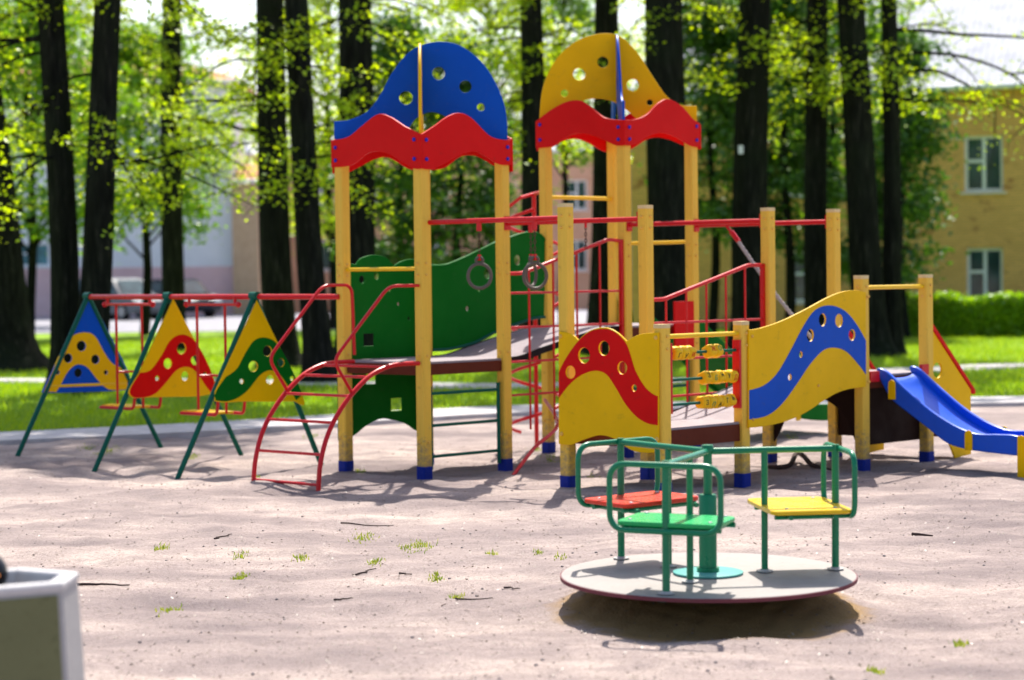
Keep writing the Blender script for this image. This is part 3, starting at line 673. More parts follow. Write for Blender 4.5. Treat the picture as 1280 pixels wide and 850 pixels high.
# --- slide platform
sp_ = thing('slide_platform', W(A0 + 1.5 * S + L2, B0 - S / 2, 0), 'raised play platform with dark brown skirt and yellow bar holding the blue slide', 'play platform')
ZS = .80
for (i, j, h) in ((1, 0, HT), (2, 0, HT), (1, -1, HM), (2, -1, HM)): post(sp_, *Ap(i, j, 1), h)
ga, gb_ = Ap(1, -1, 1)
deck(sp_, ga, gb_, S, S, ZS, .11)
bar(sp_, 'guard_bar', W(ga + PW / 2 - .01, gb_, 1.545), W(ga + S - PW / 2 + .01, gb_, 1.545), .019, 'ybar')
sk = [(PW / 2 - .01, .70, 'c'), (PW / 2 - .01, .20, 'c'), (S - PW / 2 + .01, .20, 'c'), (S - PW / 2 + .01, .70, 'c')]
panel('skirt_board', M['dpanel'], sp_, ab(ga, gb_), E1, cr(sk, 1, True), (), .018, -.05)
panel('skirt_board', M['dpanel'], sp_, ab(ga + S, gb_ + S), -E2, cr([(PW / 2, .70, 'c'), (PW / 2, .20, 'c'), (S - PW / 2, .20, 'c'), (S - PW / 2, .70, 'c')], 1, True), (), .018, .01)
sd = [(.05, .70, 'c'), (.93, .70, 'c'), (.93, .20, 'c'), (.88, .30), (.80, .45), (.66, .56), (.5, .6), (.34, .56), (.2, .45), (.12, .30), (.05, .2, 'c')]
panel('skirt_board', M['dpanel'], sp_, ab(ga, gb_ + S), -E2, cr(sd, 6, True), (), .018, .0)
for uu_, zz_, l_ in ((.11, -.01, .13), (S - .10, .02, .11)):
    m = MB(); m.box(W(ga + uu_, gb_ - .045, ZS + zz_), (l_, .03, .09), E1); m.build('slide_bracket', M['rtube'], sp_, None, 20)

# --- ramp between low and slide platform, with blue wave panel and red grid
rp = thing('ramp', W(A0 + S + L2 / 2, B0 - S / 2, 0), 'grey ramp with a tall yellow panel carrying a blue wave and round holes', 'ramp')
ra = A0 + S
ramp_deck(rp, cr([(ra + .012, .504), (ra + .15, .512), (ra + .6, .60), (ra + 1.2, .735), (ra + L2 - .13, .795), (ra + L2 - .012, .80)], 5), B0 - S + .045, B0 - .045)
PF = pF + n2 * off
zr = lambda pts, P0, d: tr(pts, 880, 320, 2.8325, P0, d)
outF = zr([(160, 262, 'c'), (200, 255), (270, 230), (350, 190), (430, 145), (480, 126), (520, 122), (556, 128, 'c'), (556, 465, 'c'), (510, 470), (460, 485), (410, 515), (360, 550), (300, 580), (230, 600), (160, 608, 'c')], PF, d2)
l0, l1 = PW / 2 - .05, L2 - PW / 2 + .02
outF = [(u, z) + tuple(r) for (u, z, *r) in outF]
uu = [p[0] for p in outF]; lo, hi = min(uu), max(uu); fx = lambda u: l0 + (u - lo) / (hi - lo) * (l1 - l0)
outF = [(fx(p[0]),) + tuple(p[1:]) for p in outF]
hF = [zr([(x, y)], PF, d2)[0] + (r / 2.8325 * 18.5 / F,) for x, y, r in ((408, 226, 22), (464, 229, 23), (508, 280, 20), (367, 281, 21), (335, 349, 11), (298, 429, 11))]
hF = [(fx(h[0]),) + h[1:] for h in hF]
pn = panel('wave_panel', M['yellow'], rp, pF, d2, cr(outF, 7, True), hole(hF), .018, off)
wv = zr([(161, 475, 'c'), (210, 458), (255, 415), (300, 335), (340, 255), (375, 200), (410, 178), (450, 178), (490, 200), (525, 245), (555, 300, 'c'), (555, 420, 'c'), (530, 385), (490, 340), (450, 325), (410, 335), (365, 385), (320, 455), (270, 525), (220, 565), (161, 578, 'c')], PF, d2)
wv = [(min(max(fx(p[0]), l0 + .004), l1 - .004),) + tuple(p[1:]) for p in wv]
panel('wave_band', M['blue'], pn, pF, d2, cr(wv, 7, True), hole(hF, 1.04), .024, off, .002)
for u, z in ((.02, 1.18), (.02, .52), (L2 - .03, 1.47), (L2 - .03, .75), (.9, .75)):
    q = pF + d2 * (u + .03) + n2 * (off + .009); bolt(pn, (q[0], q[1], z), n2, .012, 'ybolt')
mesh_rail(rp, ra, B0 + .012, L2 - PW / 2, [(.05, 1.47), (.24, 1.47), (L2 - .26, 1.75), (L2 - PW / 2, 1.745)], (1.275, .97, .66), [.36, .45, .5, .55, .6], 5)

# --- blue slide
def slide(parent_loc, label, start, d, wdt, prof, mat, clampmat, wall=None, clamps=((.10, .03), (1.72, 0), (2.32, 0)), feet=()):
    """prof: (run, z) of the chute floor; side walls stand at both sides"""
    s = thing('slide', parent_loc, label, 'slide'); side = np.array([-d[1], d[0]])
    pr = cr(prof, 6); P = lambda u, v, z: Vector((*(start + d * u + side * v), z))
    m = MB(); vs = []; fs = []
    w = wdt / 2 - .025
    for u, z in pr:
        for k in range(9):
            v = -w + 2 * w * k / 8; vs.append(P(u, v, z + .035 * (abs(v) / w) ** 3))
        for k in range(9):
            v = -w + 2 * w * k / 8; vs.append(P(u, v, z - .02))
    for i in range(len(pr) - 1):
        for k in range(8):
            p, q = 18 * i + k, 18 * i + 18 + k; fs += [(p, p + 1, q + 1, q), (p + 9, q + 9, q + 10, p + 10)]
    fs += [tuple(list(range(0, 9)) + list(range(17, 8, -1))), tuple(len(vs) - 18 + k for k in list(range(8, -1, -1)) + list(range(9, 18)))]
    m.add(vs, fs); m.build('chute', mat, s, None, 50)
    for sg in (-1, 1):
        up = [(u, z + .115) for u, z in pr]; dn = [(u, z - .055) for u, z in reversed(pr)]
        up = [(up[0][0] - .05, up[0][1] - .05)] + up[1:]; dn[-1] = (dn[-1][0] - .05, dn[-1][1] + .06)
        P0 = start + side * sg * wdt / 2
        wl = panel('side_wall', mat, s, P0, d, cr(wall, 6, True) if wall else up + [(up[-1][0] + .05, up[-1][1] - .06), (dn[0][0] + .03, dn[0][1] + .03)] + dn, (), .042, 0, .014)
        for (u, dz) in clamps:
            if u > pr[-1][0] - .02: continue
            z = float(np.interp(u, [p[0] for p in pr], [p[1] for p in pr])) + .025 + dz - .03; low = z - .085 if u not in feet else -.05
            cl = [(u - .035, low, 'c'), (u + .035, low, 'c'), (u + .035, z + .045), (u + .02, z + .073), (u, z + .082), (u - .02, z + .073), (u - .035, z + .045)]
            panel('clamp', clampmat, wl, P0, d, cr(cl, 3, True), (), .014, -sg * .028, .004)
    return s
stt = ab(ga + S / 2 + .0, gb_ - PW / 2 - .01)
slide((*(stt - E2 * 1.2), 0), 'blue plastic slide with yellow clamps running down from the brown skirted platform', stt, -E2, .50,
      [(-.01, .765), (.05, .735), (.12, .665), (.27, .55), (.47, .41), (.67, .305), (.83, .25), (.95, .232), (1.18, .236), (1.30, .235), (1.40, .20)], M['bslide'], M['yellow'],
      [(-.062, .83), (-.035, .856), (.037, .832), (.12, .77), (.264, .66), (.468, .518), (.669, .412), (.829, .355), (.947, .334), (1.12, .338), (1.277, .336), (1.38, .30), (1.43, .25), (1.425, .19), (1.38, .17), (1.25, .172), (1.0, .185), (.827, .200), (.628, .246), (.447, .36), (.263, .476), (.087, .593), (-.006, .723)],
      ((.10, .0), (.85, .04), (1.345, .04)), (1.345,))
stg = ab(2 * S + L + PW / 2 + .01, S / 2 - .1)
slide((*(stg + E1 * 1.2), 0), 'green slide behind the towers dropping away from the yellow-roofed tower', stg, E1, .56,
      [(0, 1.18), (.12, 1.16), (.35, 1.02), (.9, .66), (1.4, .38), (1.75, .26), (2.1, .21), (2.45, .20)], M['green'], M['yellow'])

# --- stairs to the slide platform: two yellow strings with red sloping caps
st = thing('stairs', W(ga + S + .4, gb_ + S / 2, 0), 'yellow sided stairs with sloping red caps behind the blue slide', 'stairs')
for bb in (gb_ + .02, gb_ + S - .02):
    P0 = ab(ga + S, bb)
    o = panel('string_board', M['yellow'], st, P0, E1, cr([(PW / 2 + .004, 1.22, 'c'), (.74, .60, 'c'), (.74, .02, 'c'), (.48, .0, 'c'), (.30, .26), (.16, .42), (PW / 2 + .004, .48, 'c')], 4, True), [circ(.20, .80, .07), circ(.36, .52, .06)], .02, 0)
    m = MB(); q0, q1 = P0 + E1 * (PW / 2 + .005), P0 + E1 * .80
    m.add([Vector((*(q + E2 * s * .02), z)) for q, z in ((q0, 1.27), (q1, .60), (q1, .56), (q0, 1.215)) for s in (-1, 1)], [(0, 1, 3, 2), (2, 3, 5, 4), (4, 5, 7, 6), (6, 7, 1, 0), (0, 2, 4, 6), (1, 7, 5, 3)])
    m.build('cap_rail', M['red'], o, None, 0)
for i in range(3):
    m = MB(); m.box(W(ga + S + .16 + .22 * i, gb_ + S / 2, .60 - .2 * i), (.24, S - .08, .03), E1); m.build('tread', M['dedge'], st, None, 0)

# --- overhead red bars between the two rows
ZR = 2.135
def overhead(p, q, label, first=False):
    t = thing('overhead_bar', (*((p + q) / 2), 0), label, 'overhead bar', 'red overhead bars')
    bar(t, 'bar', (*p, ZR), (*q, ZR), .021, 'rtube', 12)
    d = (q - p) / np.linalg.norm(q - p)
    for c, s in ((p, 1), (q, -1))[1 if first else 0:]:
        m = MB(); m.box((*(c + d * s * (PW / 2 + .008)), ZR), (.016, .07, .12), d); m.build('flange', M['rtube'], t, None, 0)
    return t
ae, bb_ = ab(A0, B0), ab(A0 + S, B0); cc, dd = ab(A0 + S + L2, B0), ab(A0 + 2 * S + L2, B0)
overhead(P2 + E1 * .045 - E2 * .03, ae + E1 * .045, 'red overhead bar from the nearest post of the blue-roofed tower, carrying two rings', True)
overhead(P3, bb_, 'red overhead bar from the right post of the blue-roofed tower, carrying the rearmost ring')
overhead(YF, cc, 'red overhead bar starting at the nearest post of the yellow-roofed tower')
overhead(YR, dd, 'red overhead bar starting at the right post of the yellow-roofed tower, rope tied on')
def chain(parent, p, q, name='chain'):
    p, q = Vector(p), Vector(q); n = max(3, int((p - q).length / .026)); m = MB(); ax = (q - p).normalized()
    for i in range(n):
        c = p + (q - p) * ((i + .5) / n); s = Vector((1, 0, 0)) if i % 2 else Vector((0, 1, 0)); hl = (p - q).length / n * .72
        m.tube([c + ax * hl * math.cos(t) + s * .009 * math.sin(t) for t in np.linspace(0, 2 * math.pi, 9)[:-1]], .0033, 5, True)
    return m.build(name, M['chain'], parent)
def ring_on(P, Q, px, py, label, ang, parent_z=ZR):
    d = (Q - P) / np.linalg.norm(Q - P); u, z = vp(px, py, P, d); c = P + d * u
    t = thing('gymnastic_ring', (c[0], c[1], z - .11), label, 'gym ring', 'hanging gym rings')
    m = MB(); m.box((c[0], c[1], ZR - .05), (.03, .03, .07), d); m.build('hanger', M['rtube'], t, None, 0)
    chain(t, (c[0], c[1], ZR - .08), (c[0], c[1], z + .145))
    dx = Vector((math.cos(ang), math.sin(ang), 0)); C = Vector((c[0], c[1], z))
    m = MB(); m.tube([C + dx * .095 * math.cos(a) + Vector((0, 0, 1)) * .10 * math.sin(a) for a in np.linspace(0, 2 * math.pi, 33)[:-1]], .0145, 9, True)
    m.tube([C + dx * .028 * math.cos(a) + Vector((0, 0, .128)) + Vector((0, 0, 1)) * .026 * math.sin(a) for a in np.linspace(0, 2 * math.pi, 17)[:-1]], .012, 8, True)
    m.build('ring', M['ring'], t)
    m = MB(); m.box((c[0], c[1], z + .150), (.022, .022, .05), d); m.build('shackle', M['rtube'], t, None, 0)
ring_on(P2, ae, 599.5, 345, 'grey ring hanging in front of the green side panel, left of the other rings', .15)
ring_on(P2, ae, 669, 345, 'large grey ring hanging in front of the red grid, right of the other rings', .25)
ring_on(P3, bb_, 664, 343, 'narrow-looking grey ring hanging behind the large right one', 1.1)
u, z = vp(732, 281, P3, -E2); c = P3 - E2 * u
t = thing('loose_chain', (c[0], c[1], 1.9), 'short rusty chain without a ring hanging from a red overhead bar', 'chain')
chain(t, (c[0], c[1], ZR - .02), (c[0], c[1], ZR - .235), 'links'); bar(t, 'shackle', (c[0], c[1], ZR + .0), (c[0], c[1], ZR - .06), .012, 'rtube')
# climbing rope
ddir = (dd - YR) / np.linalg.norm(dd - YR); u, z = vp(908, 281, YR, ddir); c = YR + ddir * u; e_ = dd + np.array([-.06, .0])
t = thing('climbing_rope', (c[0], c[1], 1.0), 'thick grey rope with red end cap slanting down from an overhead bar', 'rope')
p0, p1 = Vector((c[0], c[1], ZR - .01)), Vector((e_[0], e_[1], .92)); ex = (p1 - p0)
cap = MB(); cap.tube([p0, p0 + ex * .05, p0 + ex * .05, p0 + ex * .125], [.014, .014, .026, .022], 9); cap.build('end_cap', M['rtube'], t)
m = MB(); N = 60
for k in range(3):
    m.tube([p0 + ex * (.10 + .9 * i / N) + Vector((0, 0, -.05 * math.sin(math.pi * i / N))) + Vector((math.cos(i * 1.1 + k * 2.094), 0, math.sin(i * 1.1 + k * 2.094))) * .0095 for i in range(N + 1)], .0105, 6)
m.build('rope_strands', M['rope'], t)

# ------------------------------------------------------------------ swing set
AFb = [(-.037, 4.655), (-.189, 3.193), (-.277, 1.845)]     # grid position below each apex
ZB = 1.522; HW = .87
bdir = (ab(*AFb[2]) - ab(*AFb[0])); bdir /= np.linalg.norm(bdir)
sw = thing('swing_set', (*ab(*AFb[1]), 0), 'swing set of three green A-frames with painted triangle panels under a red beam', 'swing set')
pa = [ab(*q) for q in AFb]
leanc = np.array([bdir[1], -bdir[0]]); leanc = -leanc if leanc @ E1 < 0 else leanc   # away from camera side
end = P1 + n1 * 0 - E1 * (PW / 2)
m = MB(); m.tube([(*pa[0], ZB), (*pa[1], ZB), (*pa[2], ZB), (*end, ZB - .005)], .024, 12); m.build('beam', M['rtube'], sw)
feet = [((18, 572), (204, 559)), ((117, 584), (304, 568)), ((221, 593), (404, 580))]
for k, (f0, f1) in enumerate(feet):
    A = Vector((*pa[k], ZB + .01))
    for f in (f0, f1):
        g = gp(*f); g = Vector((g[0], g[1], -.05)); m = MB(); m.tube([A, g], .024, 10); m.build('leg', M['gdark'], sw)
    m = MB(); m.tube([A + Vector((*(bdir * -.05), 0)), A + Vector((*(bdir * .05), 0))], .036, 10); m.build('joint', M['gdark'], sw)
# triangle panels: traced on the vertical plane of each A-frame
zs1 = lambda pts, P0, d: tr(pts, 0, 330, 3.036, P0, d)
def frame_dir(k):
    a, c = gp(*feet[k][0])[:2], gp(*feet[k][1])[:2]; d = (c - a) / np.linalg.norm(c - a); return a, d
# first: blue with yellow wave
PO = .0
a, d = frame_dir(0)
tri = zs1([(338, 118, 'c'), (482, 400), (490, 478, 'c'), (425, 482), (340, 485), (205, 489), (158, 487, 'c')], a, d)
h1 = [zs1([(x, y)], a, d)[0] + (r / 3.036 * 21.5 / F,) for x, y, r in ((307, 311, 18), (256, 357, 16), (360, 362, 16), (296, 413, 16), (217, 411, 8), (400, 411, 8))]
def tri_panel(outl, hs, bm, bands, lab):
    o = panel('triangle_panel', bm, sw, a, d, cr(outl, 7, True), [circ(u, z, r * 1.15, 18) for u, z, r in hs], .016, 0); o['label'] = lab
    for bd, mt in bands: panel('painted_band', mt, o, a, d, cr(bd, 7, True), [circ(u, z, r * 1.2, 18) for u, z, r in hs if True], .021, 0, .002)
    return o
# (the holes that fall outside a band would make it fail, so each band gets its own)
def in_poly(p, poly):
    c = False; j = len(poly) - 1
    for i in range(len(poly)):
        if (poly[i][1] > p[1]) != (poly[j][1] > p[1]) and p[0] < (poly[j][0] - poly[i][0]) * (p[1] - poly[i][1]) / (poly[j][1] - poly[i][1]) + poly[i][0]: c = not c
        j = i
    return c
def tri_panel(outl, hs, bm, bands, lab):
    o = panel('triangle_panel', bm, sw, a, d, cr(outl, 7, True), [circ(u, z, r * 1.1, 18) for u, z, r in hs], .016, PO); o['label'] = lab
    for bd, mt in bands:
        pl = cr(bd, 7, True)
        panel('painted_band', mt, o, a, d, pl, [circ(u, z, r * 1.14, 18) for u, z, r in hs if in_poly((u, z), pl)], .021, PO, .002)
band = zs1([(164, 485, 'c'), (190, 425), (232, 335), (272, 275), (318, 259), (358, 273), (394, 335), (423, 375), (458, 393), (478, 399, 'c'), (484, 476, 'c'), (425, 478), (400, 470), (367, 438), (330, 393), (297, 381), (271, 393), (249, 420), (228, 460), (212, 486, 'c')], a, d)
tri_panel(tri, h1, M['blue'], [(band, M['yellow'])], 'blue triangle panel with a yellow wave and six holes')
bar(sw, 'cross_bar', dp(185, 0, 1) * 0 + np.array([*(a + d * vp(60, 483, a, d)[0]), vp(60, 483, a, d)[1]]), np.array([*(a + d * vp(158, 479, a, d)[0]), vp(158, 479, a, d)[1]]), .017, 'ybar')
PO = .036
a, d = frame_dir(1)
tri = zs1([(648, 132, 'c'), (805, 445), (792, 492, 'c'), (740, 502), (640, 504), (560, 506), (500, 508), (480, 494), (484, 470), (520, 410, 'c')], a, d)
h2 = [zs1([(x, y)], a, d)[0] + (r / 3.036 * 20.5 / F,) for x, y, r in ((678, 320, 20), (626, 377, 18), (729, 365, 17), (586, 433, 9), (766, 418, 9), (692, 425, 17))]
band = zs1([(520, 413, 'c'), (560, 402), (600, 350), (635, 290), (675, 268), (715, 280), (750, 325), (785, 395), (803, 450, 'c'), (790, 488, 'c'), (765, 455), (735, 410), (700, 390), (660, 402), (620, 448), (580, 490), (540, 505), (500, 506), (482, 493, 'c'), (486, 468)], a, d)
tri_panel(tri, h2, M['yellow'], [(band, M['red'])], 'yellow triangle panel with a red wave and six holes')
a, d = frame_dir(2)
z2 = lambda pts, P0, d: tr(pts, 300, 330, 2.8333, P0, d)
tri = z2([(52, 128, 'c'), (215, 470), (185, 486, 'c'), (100, 487), (0, 487), (-60, 490), (-98, 485, 'c'), (-96, 450, 'c')], a, d)
h3 = [z2([(x, y)], a, d)[0] + (r / 2.833 * 19.5 / F,) for x, y, r in ((88, 308, 17), (38, 362, 17), (135, 349, 14), (98, 409, 15), (-3, 415, 8), (175, 405, 8))]
band = z2([(-60, 400, 'c'), (-20, 370), (10, 315), (40, 272), (75, 260), (115, 275), (150, 325), (185, 395), (212, 462, 'c'), (190, 482, 'c'), (160, 430), (130, 390), (95, 376), (60, 395), (20, 445), (-20, 475), (-60, 486), (-96, 482, 'c'), (-94, 452)], a, d)
tri_panel(tri, h3, M['yellow'], [(band, M['green'])], 'yellow triangle panel with a green wave and six holes')

def swing(px0, px1, pxs, bay, label):
    P = pa[bay]; q = P
    U = lambda x, y: vp(x, y, P, bdir)
    (ua, za), (ub, zb) = U(px0, 380), U(px1, 381); zh = (za + zb) / 2; zseat = .47
    X = lambda u, v, z: Vector((*(P + bdir * u + leanc * v), z))
    mid = (ua + ub) / 2; t = thing('swing', X(mid, 0, zseat), label, 'swing', 'swings on the red beam')
    m = MB(); m.tube([X(ua, 0, zh), X(ub, 0, zh)], .014, 9)
    for u in (ua, ub): m.sphere(X(u, 0, zh), .028, 9, 6)
    for u in (ua + .05, ub - .05): m.tube([X(u, 0, zh), X(u, 0, ZB)], .016, 8)
    m.build('hanger', M['rtube'], t)
    r0, r1 = U(pxs[0], 385)[0], U(pxs[1], 385)[0]
    for u in (r0, r1): bar(t, 'hanger_rod', X(u, 0, zh), X(u, 0, zseat), .0125, 'rtube')
    m = MB(); w2 = (r1 - r0) / 2 + .02; c = (r0 + r1) / 2
    m.tube(fillet([X(c + w2 + .06, -.14, zseat + .13), X(c + w2 + .03, -.14, zseat), X(c - w2, -.19, zseat), X(c - w2, .15, zseat), X(c + w2 + .03, .15, zseat), X(c + w2 + .06, .15, zseat + .13)], .035), .015, 8)
    m.tube([X(r0, 0, zseat + .33), X(r0, .17, zseat + .33), X(r1, .17, zseat + .33), X(r1, 0, zseat + .33)], .011, 8); m.build('seat_frame', M['rtube'], t)
    m = MB(); m.box(X(c - .03, -.03, zseat + .012), (2 * w2 + .02, .24, .020), bdir, .02); m.build('seat', M['yseat'], t, None, 20)
swing(131, 191, (145, 177), 0, 'swing with yellow seat and red rods hanging before the red-waved triangle panel')
swing(233, 298, (246, 281), 1, 'swing with yellow seat and red rods hanging before the green-waved triangle panel')

# ------------------------------------------------------------------ merry-go-round
mg = thing('merry_go_round', (CC[0], CC[1], -.05), 'green tube merry-go-round with red, green and yellow seats on a pale disc', 'merry-go-round')
WL[mg] = Vector((0, 0, 0)); zd = .245     # built about its own base, then tilted with it
RD = .735
m = MB(); m.lathe((0, 0, zd - .024), [(RD - .004, .0), (RD, .004), (RD, .016), (RD - .004, .020)], 96); ds = m.build('floor_disc', M['disc'], mg, (0, 0, 0), 30)
m = MB(); m.lathe((0, 0, zd - .028), [(RD - .03, .003), (RD + .003, .003), (RD + .003, .021), (RD - .006, .0225)], 96); m.build('rim', M['discedge'], ds, (0, 0, 0), 30)
m = MB()
for k in range(6):
    a = k * math.pi / 3; m.box((.27 * math.cos(a), .27 * math.sin(a), zd - .047), (.52, .04, .04), (math.cos(a), math.sin(a)))
m.build('support_frame', M['gdark'], mg, (0, 0, 0), 20)
m = MB(); m.lathe((0, 0, -.1), [(.05, 0), (.05, zd + .06)], 20); m.build('axle', M['gdark'], mg, (0, 0, 0))
m = MB(); m.lathe((0, 0, zd), [(.175, .0), (.175, .008), (.17, .010)], 40); m.build('base_plate', M['plate'], mg, (0, 0, 0), 30)
ZT = zd + .61
m = MB(); m.lathe((0, 0, zd + .01), [(.056, 0), (.056, .02), (.0445, .022), (.0445, .375), (.040, .385), (.022, .388), (.022, .60), (.030, .602), (.030, .625), (.026, .632)], 28); m.build('column', M['gtube'], mg, (0, 0, 0), 30)
for ang, mt, col in ((8, 'yseat', 'yellow'), (128.5, 'rseat', 'red'), (247.5, 'gseat', 'green')):
    c_, s_ = math.cos(R(ang)), math.sin(R(ang)); X = lambda r, t, z: Vector((r * c_ - t * s_, r * s_ + t * c_, z))
    ro, ri, zs_ = .655, .29, zd + .325
    bar(mg, 'arm', X(.02, 0, ZT), X(ro, 0, ZT), .0165, 'gtube', 12)
    bar(mg, 'outer_post', X(ro, 0, zd), X(ro, 0, ZT + .02), .0185, 'gtube', 12)
    bar(mg, 'inner_post', X(ri, 0, zd), X(ri, 0, ZT), .0165, 'gtube', 12)
    m = MB(); hw = .275; lp_ = [X(ro + .018, -hw, ZT), X(ro + .018, hw, ZT), X(ro + .018, hw, zs_ - .03), X(ro + .018, -hw, zs_ - .03)]
    loop = fillet([(lp_[0] + lp_[1]) / 2, lp_[1], lp_[2], lp_[3], lp_[0], (lp_[0] + lp_[1]) / 2], .085, 7)[:-1]
    m.tube(loop, .0145, 10, True); m.build('back_loop', M['gtube'], mg)
    m = MB(); o_ = [(-1, 0, 0)]
    sb = [(ri + .02, -.28, 'c')]
    ri_, hs_ = (ri - .03, .272) if col == 'yellow' else (ri + .035, .25) if col == 'green' else (ri + .03, .262); pts = [(ri_, -hs_), (ro + .012, -hs_), (ro + .012, hs_), (ri_, hs_)]
    ol = []
    for i in range(4):
        p0, p1, p2 = Vector(pts[i - 1]), Vector(pts[i]), Vector(pts[(i + 1) % 4]); q0 = p1 + (p0 - p1).normalized() * .05; q1 = p1 + (p2 - p1).normalized() * .05
        for j in range(6): t = j / 5; ol.append(q0 * (1 - t) ** 2 + p1 * 2 * t * (1 - t) + q1 * t * t)
    n = len(ol); vs = []
    for zz, ins in ((-.011, .004), (-.007, 0), (.007, 0), (.011, .004)):
        for p in ol:
            cx, cy = (ri + ro) / 2, 0; k = 1 - ins / .25; vs.append(X(cx + (p.x - cx) * k, p.y * k, zs_ + zz))
    fs = [tuple(range(n - 1, -1, -1)), tuple(3 * n + i for i in range(n))] + [(j * n + i, j * n + (i + 1) % n, (j + 1) * n + (i + 1) % n, (j + 1) * n + i) for j in range(3) for i in range(n)]
    m.add(vs, fs); so = m.build('seat', M[mt], mg, None, 30); so['label'] = col + ' painted square seat with rounded corners'
    m = MB()
    for rr in (ri + .07, ro - .07): m.tube([X(rr, -.25, zs_ - .026), X(rr, .25, zs_ - .026)], .013, 8)
    for tt in (-.2, .2): m.tube([X(ri, tt, zs_ - .028), X(ro + .018, tt, zs_ - .028)], .013, 8)
    m.build('seat_frame', M['gtube'], mg)
    for rr in (ri + .06, ro - .06):
        for tt in (-.2, .2):
            m = MB(); m.lathe(X(rr, tt, zs_ + .0112), [(.011, 0), (.010, .004), (.005, .006)], 10); m.build('bolt', M['steel'], so)
    for rr in (ri, ro):
        m = MB(); m.lathe(X(rr, 0, zd + .0005), [(.042, 0), (.042, .005), (.025, .006), (.022, .012)], 18); m.build('flange', M['steel'], mg)
mg.rotation_euler = (R(1.3), R(.2), 0); 

# ------------------------------------------------------------------ concrete bin in the corner
zb = .70
v0, v1 = gp(78, 728, zb), gp(96, 715.5, zb); vv = v1[:2] - v0[:2]; sl = .262
ang1 = math.atan2(vv[1], vv[0]); ang0 = ang1 - math.pi / 3
hexv = [v0[:2]]; an = ang1
for k in range(5): hexv.append(hexv[-1] + sl * np.array([math.cos(an), math.sin(an)])); an += math.pi / 3
hexv = np.array(hexv); cb = hexv.mean(0)
bn = thing('litter_bin', (cb[0], cb[1], 0), 'pale hexagonal concrete litter bin with mossy sides at the corner of the photo', 'litter bin')
def hexring(k, z): return [(*(cb + (p - cb) * k), z) for p in hexv]
m = MB(); prof = [(1.14, 0), (1.0, zb - .028), (.86, zb - .028), (.84, .06)]
vs = sum([hexring(k, z) for k, z in prof], []); fs = [(6 * i + j, 6 * i + (j + 1) % 6, 6 * i + 6 + (j + 1) % 6, 6 * i + 6 + j) for i in range(3) for j in range(6)] + [tuple(range(5, -1, -1)), tuple(18 + j for j in range(6))]
m.add(vs, fs); bd = m.build('body', M['conc'], bn, None, 0)
m = MB(); prof = [(1.004, zb - .027), (1.02, zb - .018), (1.012, zb - .005), (.99, zb), (.80, zb), (.775, zb - .008), (.775, zb - .05), (.855, zb - .05)]
vs = sum([hexring(k, z) for k, z in prof], []); nP = len(prof)
fs = [(6 * i + j, 6 * i + (j + 1) % 6, (6 * i + 6) % (6 * nP) + (j + 1) % 6, (6 * i + 6) % (6 * nP) + j) for i in range(nP) for j in range(6)]
m.add(vs, fs); m.build('rim', M['rimconc'], bn, None, 30)
for j in (1, 3, 5):  # alternate faces only; the bare pale ones stand in for grazing light
    A_, B_ = hexv[j], hexv[(j + 1) % 6]; m = MB(); q = []
    for (t, z) in ((.05, .05), (.93, .05), (.93, zb - .04), (.05, zb - .04)):
        k = 1.14 + (1.0 - 1.14) * z / (zb - .028); p = cb + (A_ + (B_ - A_) * t - cb) * k; nn = ((A_ + B_) / 2 - cb); nn /= np.linalg.norm(nn)
        q.append((p + nn * .004, p - nn * .01, z))
    vs = [(*a_, z) for a_, _, z in q] + [(*b2, z) for _, b2, z in q]
    m.add(vs, [(0, 1, 2, 3), (0, 4, 5, 1), (1, 5, 6, 2), (2, 6, 7, 3), (3, 7, 4, 0), (7, 6, 5, 4)]); m.build('side_panel', M['concgreen'], bd, None, 0)
c = gp(-6, 706, zb + .02); m = MB(); m.sphere((c[0] - .012, c[1] - .02, zb - .005), .06, 12, 8, (1, 1, 1.1)); m.sphere((c[0] - .09, c[1], zb - .05), .09, 10, 7)
tag(m.build('rubbish_bag', M['bag'], None, None, 60), 'black bag poking out of the concrete bin', 'rubbish bag')
m = MB(); m.sphere((c[0] + .015, c[1] - .085, zb - .008), .016, 8, 6, (1.3, 1, .7)); tag(m.build('wrapper', M['orange'], None, None, 60), 'orange wrapper beside the black bag in the bin', 'wrapper')

# ------------------------------------------------------------------ trees
def wobble_tube(m, pts, rs, n=12, amp=.12):
    P = [Vector(p) for p in pts]; vs = []; fs = []; k = len(P); ph = [random.uniform(0, 6) for _ in range(4)]
    for i in range(k):
        t = (P[min(i + 1, k - 1)] - P[max(i - 1, 0)]).normalized(); x = t.cross(Vector((0, 1, .01))).normalized(); y = t.cross(x)
        for j in range(n):
            a = 2 * math.pi * j / n; r = rs[i] * (1 + amp * (.5 * math.sin(3 * a + ph[0] + i * .25) + .35 * math.sin(5 * a + ph[1] - i * .2) + .3 * math.sin(2 * a + ph[2])))
            vs.append(P[i] + (x * math.cos(a) + y * math.sin(a)) * r)
    for i in range(k - 1):
        for j in range(n): fs.append((i * n + j, i * n + (j + 1) % n, (i + 1) * n + (j + 1) % n, (i + 1) * n + j))
    fs += [tuple(range(n - 1, -1, -1)), tuple((k - 1) * n + j for j in range(n))]
    m.add(vs, fs)
def branch_pts(rng, p, d, ln, droop, n=7):
    pts = [np.array(p, float)]; d = np.array(d, float)
    for i in range(n):
        d = d + rng.normal(0, .16, 3) + np.array([0, 0, -droop]); d /= np.linalg.norm(d); pts.append(pts[-1] + d * ln / n)
    return pts
